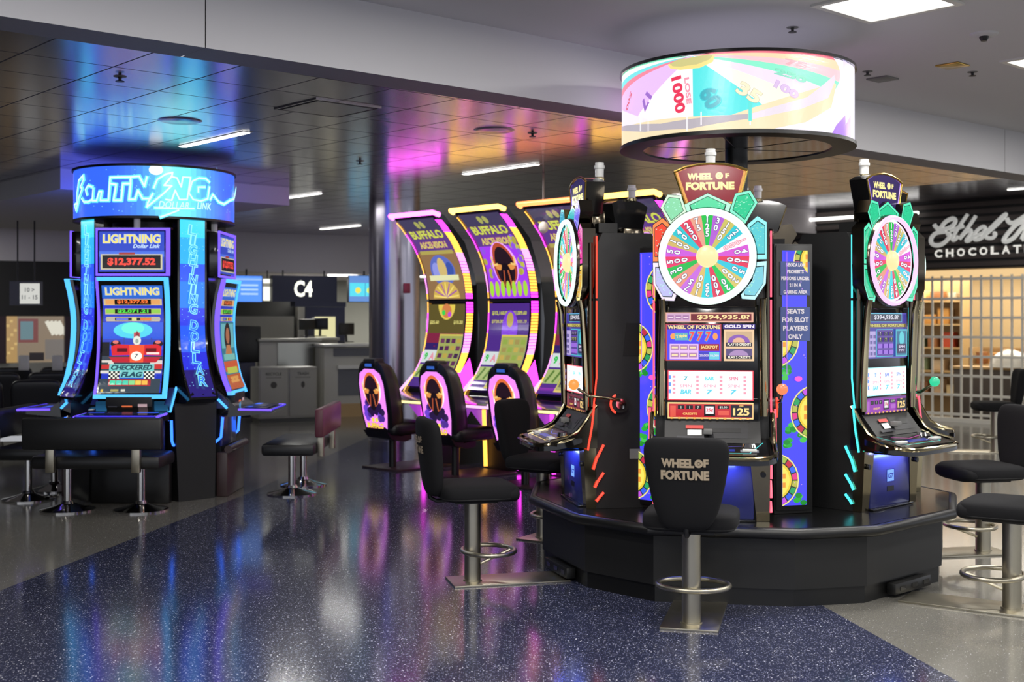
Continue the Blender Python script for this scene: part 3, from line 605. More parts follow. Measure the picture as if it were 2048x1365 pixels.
def wheel_machine(label, V, loc, az):
    root = empty('wheel_slot_machine', loc, R(az), label, 'slot machine', 'tall slot machines in the ring on the black platform')
    # cabinet
    m = MB()
    m.prism([(.03, 0), (.48, 0), (.48, 1.50), (.38, 1.68), (.07, 1.68), (.03, 1.60)], -.325, .325, 'black_panel')
    m.box((-.27, -.0, .42), (.27, .05, 1.68), 'black'); m.box((-.25, -.025, 1.22), (.25, .05, 1.70), 'chrome_dark', .01)
    m.build('cabinet', root)
    m = MB(); m.tube([(.3265, .36, .98), (.3265, .40, 1.02), (.3265, .44, 1.0)], .004, 'chrome'); m.lathe([(0, 0), (.014, 0), (.014, .004), (0, .004)], 'chrome', 16); m.build('lock', root, loc=(0, 0, 0)) if False else None
    m = MB(); m.prism([(.20, .93), (.34, .93), (.37, 1.0), (.37, 1.06), (.34, 1.13), (.22, 1.13)], .3255, .329, 'black', 'x'); m.build('side_vent', root)
    # chrome pillars either side of the screens
    for s in (-1, 1):
        m = MB(); m.tube([(s * .292, -.02, .60), (s * .292, -.022, .75), (s * .288, -.03, .95), (s * .283, -.045, 1.2), (s * .285, -.06, 1.27)], [.022, .024, .022, .02, .02], 'chrome_warm', 10)
        m.tube([(s * .31, .01, .62), (s * .312, .0, .9), (s * .312, .0, 1.3), (s * .31, .0, 1.62)], .013, 'chrome_dark', 8)
        m.build('chrome_trim', root)
        m = MB(); z0 = 0.0
        m.add([(s * .322, -.03, 0), (s * .25, -.03, 0), (s * .21, -.05, .37), (s * .325, -.05, .37), (s * .325, .03, 0), (s * .25, .03, 0), (s * .21, .03, .37), (s * .325, .03, .37)], [(0, 1, 2, 3), (4, 5, 6, 7), (0, 3, 7, 4), (1, 2, 6, 5), (0, 1, 5, 4), (3, 2, 6, 7)], 'chrome_warm')
        m.tube([(s * .285, -.048, .27), (s * .285, -.062, .27)], .016, 'black', 12)
        m.build('chrome_leg', root)
        # light strip along the side edge, then three slashes
        X = s * .334; XF = s * .357
        m = MB(); m.tube([(X, .03, 1.66), (X, .03, 1.28)], .0055, V['led'], 8); m.tube([(X, .03, 1.265), (X, .03, .80), (X, .012, .62)], .0055, V['led'], 8); m.tube([(XF, .01, .64), (XF, -.005, .5), (XF, -.03, .36)], .0065, V['led'], 8); m.build('side_light', root)
        for k, (a, b) in enumerate((((.075, .39), (.01, .24)), ((.075, .22), (.02, .13)), ((.075, .10), (.03, .045)))):
            m = MB(); m.tube([(X, a[0], a[1]), (X, (a[0] + b[0]) / 2 - .012, (a[1] + b[1]) / 2 - .01), (X, b[0], b[1])], .0085, V['led'], 8); m.build('slash_light', root)
    m = MB(); m.box((.326, .24, .30), (.328, .31, .36), 'grey_plastic'); m.build('serial_plate', root)
    # lower door
    m = MB(); m.box((-.235, -.035, .01), (.235, .02, .36), 'door_blue', .008); d = m.build('lower_door', root)
    A = Art(); A.rect(-.045, .155, .045, .235, '1e2a8c'); A.rect(-.04, .16, .04, .23, '78a8ff'); A.text('IGT', .0, .193, '1c2c9a', h=.03, bold=.04, shear=.3); A.build('badge', front(0, 0, -.036), 'screen', d)
    m = MB(); m.box((-.04, -.037, .10), (.04, -.035, .13), 'black'); m.build('vent_slot', d)
    m = MB(); m.box((-.2, -.05, .362), (.2, -.03, .368), 'led_blue'); m.build('blue_downlight', root)
    m = MB(); m.box((-.24, -.06, -.0), (.24, -.0, .012), 'dim_purple' if False else 'black_gloss', .003); m.build('toe_plate', root)
    # button deck: swept dark top with chrome rim and rising side wings
    m = MB(); n = 14; top = []
    DS = .72; prof = [(y * DS, z, w_) for y, z, w_ in ((-.46, .385, .23), (-.44, .388, .30), (-.36, .395, .345), (-.24, .41, .36), (-.12, .435, .355), (-.02, .46, .345), (.02, .47, .34))]
    vs = []
    for (y, z, wd) in prof: vs += [(-wd, y, z), (wd, y, z), (wd, y, z - .035), (-wd, y, z - .035)]
    fs = []
    for i in range(len(prof) - 1):
        for k in range(4): fs.append((i * 4 + k, i * 4 + (k + 1) % 4, (i + 1) * 4 + (k + 1) % 4, (i + 1) * 4 + k))
    fs += [(0, 1, 2, 3), (4 * len(prof) - 4, 4 * len(prof) - 3, 4 * len(prof) - 2, 4 * len(prof) - 1)]
    m.add(vs, fs, 'black_gloss'); dk = m.build('button_deck', root)
    m = MB()
    rim = [(-.33, -.02, .47), (-.345, -.24, .412), (-.335, -.36, .397), (-.29, -.44, .39), (-.22, -.468, .387), (0, -.475, .386), (.22, -.468, .387), (.29, -.44, .39), (.335, -.36, .397), (.345, -.24, .412), (.33, -.02, .47)]
    rim = [(x, y * DS, z) for x, y, z in rim]; m.tube(rim, .013, 'chrome_warm', 8); m.build('deck_rim', dk)
    for s in (-1, 1):
        wing = [(.03, .63), (.0, .60), (-.05, .54), (-.12, .475), (-.22, .435), (-.36, .415), (-.36, .39), (-.2, .375), (.03, .37)]
        wing = [(y * (DS if y < 0 else 1), z) for y, z in wing]; m = MB(); m.prism(wing, s * .33, s * .352, 'chrome_dark'); m.tube([(s * .345, a, b) for a, b in wing[:6]], .011, 'chrome_warm', 8); m.build('deck_wing', dk)
    zt = lambda y: .385 + (y + .46 * DS) * .24 + .006
    A = Art()
    A.rect(-.30, -.42, .30, -.06, '101014'); A.line([(-.28, -.12), (-.2, -.36), (.2, -.36), (.28, -.12)], .006, V['line']); A.line([(-.16, -.18), (-.02, -.24), (.16, -.2)], .004, V['line2'])
    A.rect(-.12, -.32, .12, -.27, '2a3a9c'); A.rect(-.26, -.34, -.16, -.28, '8a8a92'); A.rect(.15, -.34, .25, -.28, '8f8f98')
    A.build('deck_print', lambda a, b, d: Vector((a, b * DS, zt(b * DS) + .003 + d)), 'screen_dim', dk)
    for x in (-.21, .2): m = MB(); m.box((x - .04, -.245, zt(-.22) + .002), (x + .04, -.205, zt(-.22) + .014), 'white_plastic', .004); m.build('button', dk)
    m = MB(); m.lathe([(0, .02), (.035, .02), (.045, 0)], 'chrome', 20); b = m.build('spin_button', dk, loc=(.2, -.145, zt(-.145)))
    m = MB(); m.box((-.2, -.22, .34), (.2, -.04, .352), 'black', .004); m.build('deck_underside', dk)
    # sloped panel with bill and card slots
    m = MB(); m.prism([(-.10, .452), (-.005, .57), (.03, .57), (.03, .44)], -.27, .27, 'black_panel'); bp = m.build('bill_panel', root)
    sl = lambda a, b, d: Vector((a, -.10 + b * .095 - d * .7, .452 + b * .118 + d * .7))
    A = Art(); A.rect(-.02, .2, .2, .85, '1a1a1e'); A.rect(.0, .45, .16, .65, '060607'); A.rect(-.14, .3, -.06, .55, 'e4e4e0'); A.rect(-.15, .6, -.05, .75, 'c03a34'); A.rect(-.2, .12, -.04, .25, '2d2d32'); A.build('bill_print', sl, 'print', bp, .002)
    m = MB(); m.box((-.05, -.112, .50), (.0, -.06, .53), 'grey_plastic', .004); m.build('card_slot', bp)
    # screens
    Y0 = -.008
    m = MB(); m.box((-.262, -.012, .575), (.262, .0, .70), 'black_gloss', .003); m.box((-.262, -.012, .70), (.262, .0, 1.235), 'black_gloss', .003); m.build('bezel', root)
    A = Art(); P = lambda *a: [(MX(x), MZ(y)) for x, y in a]
    def r(x0, y0, x1, y1, c): A.rect(MX(x0), MZ(y1), MX(x1), MZ(y0), c)
    def tx(t, x, y, c, h, wd=None, **k): A.text(t, MX(x), MZ(y), c, h=h / 348, wd=wd / 348 if wd else None, **k)
    if V['kind'] == 'red':
        r(1342, 625, 1515, 645, 'e0a890'); r(1344, 627, 1390, 643, 'caa0c0')
        for i in range(3): r(1346 + i * 15, 631, 1358 + i * 15, 639, 'a070a0'); r(1347 + i * 15, 634, 1357 + i * 15, 636, 'e8d0e0')
        r(1392, 628, 1511, 642, '6e1420'); tx('$394,935.8?', 1456, 635, 'ffdc9a', 10, 103, bold=.03)
        r(1342, 648, 1452, 722, 'b83a48'); r(1345, 650, 1450, 720, '4a3cf0'); r(1345, 650, 1450, 659, '40246a'); tx('WHEEL OF FORTUNE', 1398, 654.5, 'ffdf9a', 7.5, 104, bold=.035)
        A.ell(MX(1357), MZ(673), .017, .017, 'ff9a50'); A.ell(MX(1440), MZ(673), .014, .02, 'ff9a50')
        r(1360, 666, 1386, 681, '5aa8b8'); tx('Triple', 1373, 673, 'ffe07a', 8, 22, bold=.03, rot=8)
        for i in range(3): tx('7', 1394 + i * 16, 673, 'ff4a4a', 19, 12, bold=.05, shear=.2, out='4ab8c0', ow=.06)
        r(1350, 688, 1407, 719, 'e0b8e8')
        for i in range(3):
            for j in range(2): r(1352 + i * 18, 691 + j * 15, 1368 + i * 18, 700 + j * 15, 'a878a8'); r(1354 + i * 18, 693.5 + j * 15, 1366 + i * 18, 697 + j * 15, 'f0d8a8')
        r(1408, 688, 1448, 702, '9c1c24'); tx('JACKPOT', 1428, 695, 'ffe08a', 7.5, 34, bold=.03)
        r(1408, 704, 1428, 719, '3c3cb8'); r(1428, 704, 1448, 719, '68c8d8'); tx('20,000 10,000', 1428, 711.5, 'e8d8e8', 5, 38, bold=.02)
        r(1455, 648, 1518, 658, '3a2a7c'); tx('GOLD SPIN', 1487, 653, 'fff0ff', 6.5, 58, bold=.04)
        r(1457, 659, 1516, 722, 'e8c49a'); r(1461, 663, 1512, 693, 'c8a884'); A.ell(MX(1486), MZ(685), .062, .045, '8858b0', a0=0, a1=180); A.ell(MX(1486), MZ(685), .035, .028, 'e0b090', a0=0, a1=180)
        r(1461, 685, 1512, 693, '1c1828'); tx('PLAY 10 CREDITS', 1487, 689, 'fff4e0', 5, 46, bold=.03)
        r(1461, 697, 1512, 718, '5a4a78'); A.ell(MX(1486), MZ(712), .055, .035, 'a888b8', a0=0, a1=180); r(1461, 711, 1512, 718, '1c1828'); tx('PLAY 2 CREDITS', 1487, 714.5, 'fff4e0', 4.5, 44, bold=.03)
    else:
        r(1342, 625, 1517, 722, '5a50b8'); r(1346, 628, 1513, 720, '4038a0'); r(1368, 627, 1494, 643, '20203a'); A.frame(MX(1366), MZ(645), MX(1496), MZ(626), .004, '60c8e0'); tx('$394,935.8?', 1431, 635, 'e8e8f4', 10, 100, bold=.02)
        r(1346, 648, 1513, 656, '7a6a30'); tx('WHEEL OF FORTUNE', 1430, 652, 'd8d070', 6, 150, bold=.03)
        r(1346, 664, 1386, 719, 'b8a8e0'); r(1389, 660, 1459, 719, '50c0d8'); r(1391, 662, 1457, 717, '5a3a9c')
        for i in range(3):
            for j in range(4): r(1349 + i * 12, 672 + j * 12, 1358 + i * 12, 679 + j * 12, '6a60a0'); r(1394 + i * 21, 665 + j * 13, 1412 + i * 21, 674 + j * 13, '201c48' if j < 2 else '9c6ae0')
            tx('777'[i], 1403 + i * 21, 669, 'e8c8ff', 6, bold=.03); tx('7', 1403 + i * 21, 682, 'd8d070', 7, bold=.04)
        r(1463, 660, 1512, 719, '48b8cc'); r(1467, 664, 1508, 716, '1f6a90'); A.ell(MX(1488), MZ(680), .03, .045, '58d0dc'); r(1467, 692, 1508, 712, '241c50'); tx('SPIN', 1488, 698, 'e8e0ff', 5, 26, bold=.03); tx('7 7 7', 1488, 706, 'e8e0ff', 4.5, 24, bold=.03)
    A.build('top_screen', front(0, 0, -.0125), V['scr'], root)
    A = Art(); r(1346, 741, 1515, 801, V['reelrim']); r(1348, 743, 1513, 799, 'fffcfd'); 
    for i in range(4):
        x = 1359 + i * 46.5; r(x - 4, 750, x + 4, 792, 'f6d2da')
        for k in range(5): r(x - 3, 752 + k * 8, x + 2, 756 + k * 8, 'dc8a9c')
    for i in range(3):
        x = 1382 + i * 47; r(x - 17, 746, x + 17, 796, 'e9f4f6'); cc = V['reel'][i]
        tx(('7', 'BAR', 'SPIN')[i], x, 757, cc, 8, 18 if i else 8, bold=.04); tx('SPIN', x, 772, 'd89aaa', 6, 24, bold=.03); tx(('BAR', '7', '7')[i], x, 784, '58b8cc', 10, 22 if i == 0 else 14, bold=.05, shear=.2)
    for k in range(3): r(1348, 751 + k * 14, 1353, 759 + k * 14, '5a8ae0')
    A.build('reel_window', front(0, 0, -.0125), 'screen_bright', root)
    A = Art(); c1, c2, c3 = V['credit']
    r(1346, 805, 1515, 838, V['creditrim']); r(1348, 808, 1513, 835, c1); r(1351, 812, 1362, 833, c2)
    for i in range(3): r(1366 + i * 17, 811, 1379 + i * 17, 819, '16161c'); tx('1 1 7'.split()[i], 1372.5 + i * 17, 815, 'e0e0d0', 5, bold=.03)
    tx('CREDITS', 1390, 828, 'ffd27a', 4, 28, bold=.03); r(1418, 810, 1440, 832, '18181c'); r(1421, 813, 1437, 828, 'f4eef4'); tx('25¢', 1429, 820.5, 'd83a48', 8, 14, bold=.03)
    r(1445, 811, 1467, 818, '18181c'); tx('$2.30', 1456, 814.5, 'dcdcd4', 4.5, 15, bold=.02); r(1446, 821, 1467, 830, c2)
    r(1471, 810, 1512, 834, '1a1c28'); tx('WIN', 1491, 811.5, 'ffcf7a', 3, bold=.03); tx('125', 1491, 823, 'ffd88a', 15, 32, bold=.04); 
    for i in range(11): A.ell(MX(1354 + i * 15), MZ(836.5), .01, .006, 'ffb860', 10)
    A.build('credit_screen', front(0, 0, -.0125), V['scr'], root)
    # wheel
    cz = MZ(514); cx = MX(1424); WY = -.045
    m = MB(); m.lathe([(0, .02), (.292, .02), (.296, -.01), (.286, -.03), (.275, -.03)], 'chrome_dark', 72, axis='y'); wb = m.build('wheel_housing', root, loc=(cx, WY, cz)); wb.scale = (.955, 1, .955)
    m = MB(); pr = []
    for k in range(9): a = math.pi * k / 8; pr.append((.274 + .015 * math.cos(a), -.028 - .020 * math.sin(a)))
    m.lathe(pr, V['ring'], 72, axis='y'); m.build('ring_light', wb)
    A = Art(); A.ell(0, 0, .262, .262, V['dish'], 60)
    for i, (t, c) in enumerate(WHEEL):
        a0 = 90 - (i - .5) * 360 / 22; a1 = 90 - (i + .5) * 360 / 22; A.ring(0, 0, .055, .247, c, a1, a0, 6, dl=0 if i else 1)
    for i, (t, c) in enumerate(WHEEL):
        for j, ch in enumerate(t):
            a = 90 - i * 360 / 22; rr = .222 - j * .043 if len(t) < 4 else .230 - j * .035
            A.text(ch, rr * math.cos(R(a)), rr * math.sin(R(a)), 'f6fbff' if t != '1000' else 'ffd0d8', h=.037, bold=.03, rot=a - 90, out='16205c' if t != '1000' else 'd8304a', ow=.045, dl=0 if (i or j) else 1)
    A.build('wheel_face', front(0, 0, -.012), 'screen', wb, .0003)
    m = MB(); m.lathe([(0, -.045), (.045, -.042), (.062, -.03), (.067, -.01)], 'hub', 36, axis='y'); m.build('wheel_hub', wb)
    A = Art(); A.poly([(-.02, .262), (.02, .262), (.0, .232)], 'ffffff'); A.build('pointer', front(0, 0, -.03), 'screen_bright', wb)
    for k, (nm, pts) in enumerate(GEMS):
        oc, ic = V['gem'][k]; yy = -.01 if nm in ('top',) else -.03
        P = PX(pts); A = Art(); A.poly(offset_in(P, -.04), '2a2a2a'); A.poly(P, oc); A.poly(offset_in(P, .20), '1c3030'); A.poly(offset_in(P, .25), ic)
        rn = random.Random(k)
        ip = offset_in(P, .3); c_ = (sum(p[0] for p in ip) / len(ip), sum(p[1] for p in ip) / len(ip))
        for q in range(26):
            i = rn.randrange(len(ip)); j = (i + 1) % len(ip); u_ = rn.random(); w_ = math.sqrt(rn.random())
            x_ = c_[0] + ((ip[i][0] * u_ + ip[j][0] * (1 - u_)) - c_[0]) * w_ * .95; z_ = c_[1] + ((ip[i][1] * u_ + ip[j][1] * (1 - u_)) - c_[1]) * w_ * .95
            s_ = rn.uniform(.003, .006); A.poly([(x_ - s_, z_), (x_, z_ - s_ * .7), (x_ + s_, z_ + s_ * .4)], V['spark'][q % 2], dl=0)
        A.build('gem_light', front(0, 0, yy - .022), 'screen', root)
        m = MB(); m.prism([(a, b) for a, b in offset_in(P, -.04)], yy - .021, yy + .06, 'chrome_dark', 'y'); m.build('gem_housing', root)
    # topper sign
    tp = [(1359, 343), (1380, 334), (1405, 329), (1430, 327), (1458, 329), (1482, 334), (1503, 342), (1486, 410), (1382, 410)]
    P = PX(tp); m = MB(); m.prism(P, -.06, .06, 'black_gloss', 'y'); m.box((-.12, .0, 1.68), (.10, .09, 1.83), 'chrome_dark', .01); m.box((-.2, .02, 1.69), (.2, .14, 1.75), 'black'); ts = m.build('topper_sign', root, loc=(0, .06, 0))
    m = MB(); m.tube([(a, -.062, b) for a, b in P[:7]], .008, 'gold', 8); m.tube([(P[0][0], -.062, P[0][1]), (P[8][0], -.062, P[8][1])], .006, 'gold', 8); m.tube([(P[6][0], -.062, P[6][1]), (P[7][0], -.062, P[7][1])], .006, 'gold', 8); m.build('gold_edge', ts)
    A = Art(); A.poly(offset_in(P, .03), V['top'][1]); A.poly(offset_in(P, .10), V['top'][0])
    tx('WHEEL', 1410, 353, 'fff0a0', 14, 50, bold=.06); tx('F', 1464, 352, 'fff0a0', 10, 8, bold=.05)
    A.ring(MX(1448), MZ(352), .010, .021, 'fff0a0'); A.ring(MX(1448), MZ(352), .0, .006, 'fff0a0')
    for k in range(8): a = R(k * 45); A.line([(MX(1448) + .006 * math.cos(a), MZ(352) + .006 * math.sin(a)), (MX(1448) + .012 * math.cos(a), MZ(352) + .012 * math.sin(a))], .004, 'fff0a0', dl=0)
    tx('FORTUNE', 1430, 372, 'fff0a0', 16, 96, bold=.06); A.build('sign_face', front(0, 0, -.061), 'screen', ts)
    m = MB(); px0 = MX(1432); zb = MZ(329) - .01
    m.lathe([(0, zb), (.036, zb), (.036, zb + .02), (.028, zb + .025)], 'chrome_warm', 20, (px0, .14)); m.lathe([(.027, zb + .02), (.028, zb + .075), (.034, zb + .08), (.034, zb + .098), (.028, zb + .10), (.028, zb + .118), (0, zb + .12)], 'candle_white', 20, (px0, .14)); m.build('candle_light', root)
    # pull handle on the right side
    m = MB(); m.tube([(.325, .17, .64), (.37, .17, .64)], .055, 'black', 20); m.tube([(.37, .17, .64), (.385, .17, .64)], .032, 'chrome', 20); h = m.build('handle', root)
    m = MB(); m.tube([(.378, .165, .66), (.385, .08, .68), (.385, -.03, .69), (.385, -.10, .735)], [.012, .011, .010, .009], 'chrome_warm', 10); m.build('handle_arm', h)
    m = MB(); m.sq((.385, -.125, .76), (.032, .032, .032), V['ball'], 1, 1, 20, 12); m.build('handle_knob', h)
    m = MB(); m.tube([(.374, .17 + .062 * math.cos(R(a)), .64 + .062 * math.sin(R(a))) for a in range(120, 245, 12)], .007, V['hled'], 8); m.build('handle_light', h)
    bpy_light = area('door_glow', (0, -.11, .332), .30, 2.2, (.12, .18, 1), sy=.03, rx=R(42)); bpy_light.parent = root
    return root
CY, CW = 'a8fff0', '42c8a0'
VC = dict(kind='red', led='led_pink', line='58e8e8', line2='8a7aff', scr='screen', reelrim='e03a4a', reel=['2f9aa8', '50c0c8', 'd07a90'], credit=('c02a34', 'e05a4a', 0), creditrim='ffd890', ring='led_white', dish='fff4ff', top=('8c2430', 'e0a050'), ball='ball_red', hled='led_red', spark=('b8f8e0', '88d8b0'),
    gem=[('b8ffd8', '5ad8a0'), ('d8f8d8', '8ad8a8'), ('8af8d0', '30c890'), ('ff8a4a', 'f0452c'), ('9af4f4', '5ac8d0'), ('f4e4ff', 'b8b8e8'), ('c0f4ff', '78c8d8')])
VR = dict(kind='violet', led='led_cyan', line='50f0e0', line2='ff6ae0', scr='screen_dim', reelrim='a0e8f0', reel=['5a8ad0', '5a6ac8', '7a8ad8'], credit=('9c3ab8', 'b868d0', 0), creditrim='7a3a98', ring='led_mauve', dish='ffe8ff', top=('3a2c60', '8a6ae8'), ball='ball_green', hled='led_green', spark=('40e0a8', '20b080'),
    gem=[('60f0c0', '2cc890')] * 7)
VL = dict(kind='violet', led='led_red', line='ffd86a', line2='4a6aff', scr='screen_dim', reelrim='ff6a7a', reel=['58c0d0', '58c0d0', '58c0d0'], credit=('7a2c40', '9c4a5a', 0), creditrim='5a3040', ring='led_white', dish='a0f8e8', top=('241c50', '7a6af0'), ball='ball_amber', hled='led_red', spark=('a8f0ff', '60b0e8'),
    gem=[('48e0d8', '28b0b8'), ('38d0e0', '2898b8'), ('9a8aff', '6a5ae0'), ('48e8b8', '20b890'), ('ff4ab8', 'd82a90'), ('48e8b8', '20b890'), ('ffe07a', 'd8a840')])
PZ = .45
wc = wheel_machine('tall wheel slot machine facing forward with red topper and orange left gem', VC, (1.15, 7.04, PZ), -8)
wr = wheel_machine('tall wheel slot machine at right with all green gems and cyan side light', VR, (2.30, 7.55, PZ), 43.5)
wl_ = wheel_machine('tall wheel slot machine at left seen side on with red side light', VL, (.42, 7.76, PZ), -79)
BC = Vector((1.50, 8.15, 0))
for a, lb in ((-131, 'wheel slot machine with its dark back behind the left wheel machine'), (169, 'rearmost wheel slot machine hidden behind the front one, only its candle shows'), (108, 'wheel slot machine behind the right one, only its deck edge shows')):
    c = copy_tree(wc); q = BC + Vector((math.sin(R(a)), -math.cos(R(a)), 0)) * 1.17; c.location = (q.x, q.y, PZ); c.rotation_euler.z = R(a); c['label'] = lb
    if a == -131: c.location = (.79, 9.22, PZ); c.rotation_euler.z = R(-135)
    if a == 169: c.location = (1.86, 9.30, PZ)

# platform
mat('platform_top', '101010', .22)
VP = []
for a in (-71, -11, 44, 108, 169, -131):
    mid = BC + Vector((math.sin(R(a)), -math.cos(R(a)), 0)) * 1.30; t = Vector((math.cos(R(a)), math.sin(R(a)), 0)); VP.append((mid - t * .42, mid + t * .42))
VP[1] = (Vector((.80, 6.93, 0)), Vector((1.57, 6.80, 0))); VP[2] = (Vector((2.0, 6.90, 0)), Vector((2.62, 7.47, 0))); VP[0] = (Vector((.20, 8.02, 0)), Vector((.435, 7.30, 0)))
poly = [p for ab in VP for p in ab]
cen = sum(poly, Vector()) / len(poly)
e = empty('machine_platform', (cen.x, cen.y, 0), 0, 'black many-sided raised platform carrying the ring of wheel slot machines', 'platform')
def scal(k): return [((p - cen) * k) for p in poly]
m = MB(); m.prism([(p.x, p.y) for p in scal(1.0)], .10, .40, 'black_panel', 'z'); m.build('body', e, smooth=15)
m = MB(); m.prism([(p.x, p.y) for p in scal(.985)], 0, .10, 'black', 'z'); m.build('toe_kick', e, smooth=15)
m = MB(); m.prism([(p.x, p.y) for p in scal(1.03)], .40, .449, 'platform_top', 'z'); m.build('top', e, smooth=15)
m = MB(); m.tube([(p.x, p.y, .419) for p in scal(1.045)], .032, 'black', 12, closed=True); m.build('bullnose', e, smooth=32)
for i, (ab, off) in enumerate(((VP[2], .0), (VP[0], .0))):
    d = (ab[1] - ab[0]).normalized(); nn = Vector((d.y, -d.x, 0)); mid = (ab[0] + ab[1]) / 2 - cen + nn * .02
    m = MB(); m.box((-.2, -.03, .02), (.2, .03, .085), 'black', .006)
    for k in range(3): m.box((-.15 + k * .13, -.033, .04), (-.09 + k * .13, -.029, .065), 'black_gloss')
    m.build('floor_bracket', e, loc=mid, rz=math.atan2(d.y, d.x))
# lit art panels standing between machines
def art_panel(loc, az, label, wd=.16, seed=0, h=1.60):
    e = empty('lit_art_panel', (loc[0], loc[1], PZ), R(az), label, 'light panel', 'tall lit panels between the wheel machines')
    m = MB(); m.box((-wd / 2 - .045, 0, 0), (wd / 2 + .045, .12, h), 'black_panel', .004); m.box((-wd / 2 - .035, -.012, .02), (wd / 2 + .035, 0, h - .01), 'black', .003); m.build('case', e)
    x0, x1 = -wd / 2, wd / 2; z0, z1 = .05, h - .04; A = Art((x0, x1, z0, z1)); A.rect(x0, z0, x1, z1, '4a4af0')
    def clipx(fn, *a): pass
    def dial(cx, cz, r, side):
        # half wheel cut by the panel edge
        aa = (0, 360); cx += side * .055; r *= 1.12
        def cl(r_): return r_
        A.ring(cx, cz, 0, r, 'f0e08a', aa[0], aa[1], 26); A.ring(cx, cz, 0, r * .95, '2a3a30', aa[0], aa[1], 26)
        cs = ['e0408a', '3a6af0', 'c03048', 'a0b848', '30a848', 'd06a38', 'c050e0', '3a60e8', '30a060', 'b8b850']
        for k in range(20): b0 = aa[0] + 18 * k + 1.5; A.ring(cx, cz, r * .74, r * .93, cs[k % 10], b0, b0 + 15, 4, dl=0 if k else 1)
        A.ring(cx, cz, 0, r * .70, 'e8c83a', aa[0], aa[1], 26); A.ring(cx, cz, 0, r * .62, 'f0e060', aa[0], aa[1], 26)
        for k in range(8): b = R(aa[0] + 22 + 45 * k); A.rect(cx + r * .42 * math.cos(b) - .012, cz + r * .42 * math.sin(b) - .015, cx + r * .42 * math.cos(b) + .012, cz + r * .42 * math.sin(b) + .015, 'e8983a', dl=0 if k else 1)
    rn = random.Random(seed)
    A.L += 1
    for (lx, lz) in ((-.05, .42), (.05, .45), (-.06, .83), (-.06, .86), (.04, .08), (-.02, .5), (.05, 1.45)):
        for q in range(5): A.ell(lx + rn.uniform(-.025, .025), lz + rn.uniform(-.03, .03), .022, .016, ('2aa83a', '1c8a30', '48c050')[q % 3], 10, dl=0)
    A.L += 1
    if seed == 0: dials = ((x1, .60, .145, 1), (x0, .20, .145, -1), (x0, 1.03, .145, -1), (x1, 1.50, .13, 1))
    else: dials = ((x1, .62, .145, 1), (x0, .98, .14, -1), (x1, 1.33, .15, 1), (x0, .2, .14, -1))
    for d in dials: dial(*d)
    for q in range(14): A.ell(rn.uniform(x0 + .01, x1 - .01), rn.uniform(z0, z1), .003, .003, 'd8a8ff', 6, dl=0)
    A.ell(.02, .80, .025, .016, 'ff5ad0', 14); A.line([(-.055, .83), (-.055, 1.55)], .004, 'a86af0'); 
    A.build('artwork', front(0, 0, -.0125), 'screen', e)
    return e
art_panel((1.67, 7.27), 14, 'tall blue lit panel with colourful dials right of the front wheel machine')
art_panel((.85, 7.46), -40, 'tall blue lit panel with colourful dials left of the front wheel machine', seed=1)
def notice(loc, az, wd, h, lines, label, hh):
    e = empty('notice_sign', loc, R(az), label, 'sign', 'dark blue notices on the lit panel'); mat('notice_blue', '46568c', .5) if 'notice_blue' not in M else None
    m = MB(); m.box((-wd / 2, 0, 0), (wd / 2, .008, h), 'notice_blue'); m.build('plate', e)
    A = Art(); n = len(lines)
    for i, t in enumerate(lines): A.text(t[0], 0, h - (i + .5) * h / n, 'd8d4dc', h=hh, wd=wd * min(.96, t[1] * 1.08), bold=.045, dl=0 if i else 1)
    A.build('lettering', front(0, 0, -.001), 'print', e)
k = Matrix.Rotation(R(14), 3, 'Z') @ Vector((0, -.024, 0))
notice((1.67 + k.x, 7.27 + k.y, 1.745), 14, .19, .20, [('NEVADA LAW', .6), ('PROHIBITS', .52), ('PERSONS UNDER', .9), ('21 IN A', .38), ('GAMING AREA', .75)], 'upper dark blue notice about persons under 21 on the lit panel', .022)
notice((1.67 + k.x, 7.27 + k.y, 1.475), 14, .19, .20, [('SEATS', .56), ('FOR SLOT', .84), ('PLAYERS', .78), ('ONLY', .45)], 'lower dark blue notice reading SEATS FOR SLOT PLAYERS ONLY', .030)

# centre post and lit drum above the ring
DR = .755; DZ0, DZ1 = 2.735, 3.225; DC = Vector((1.487, 8.12, 0))
e = empty('lit_drum_sign', (DC.x, DC.y, 0), 0, 'large round lit drum sign showing a giant pastel wheel above the machines', 'sign')
m = MB(); m.tube([(0, 0, .45), (0, 0, DZ0 + .12)], .075, 'black', 20); m.build('post', e)
m = MB()
for a in (30, 150, 270): m.box((-.02, 0, DZ0 + .05), (.02, DR - .02, DZ0 + .1), 'black', T=Matrix.Rotation(R(a), 4, 'Z'))
m.build('spokes', e)
m = MB(); m.lathe([(DR - .14, DZ0 - .012), (DR + .015, DZ0 - .012), (DR + .015, DZ0 + .01), (DR - .01, DZ0 + .02)], 'black', 96); m.lathe([(DR - .14, DZ0 - .012), (DR - .14, DZ0 + .03)], 'black', 96); m.build('bottom_rim', e)
m = MB(); m.lathe([(DR - .02, DZ1 - .008), (DR + .015, DZ1 - .008), (DR + .015, DZ1 + .012), (DR - .02, DZ1 + .012)], 'black_gloss', 96); m.build('top_rim', e)
m = MB(); m.lathe([(DR - .02, DZ0), (DR - .02, DZ1)], 'black', 96); m.build('inner_wall', e)
ab = math.atan2(DC.x, DC.y); DD = math.hypot(DC.x, DC.y)
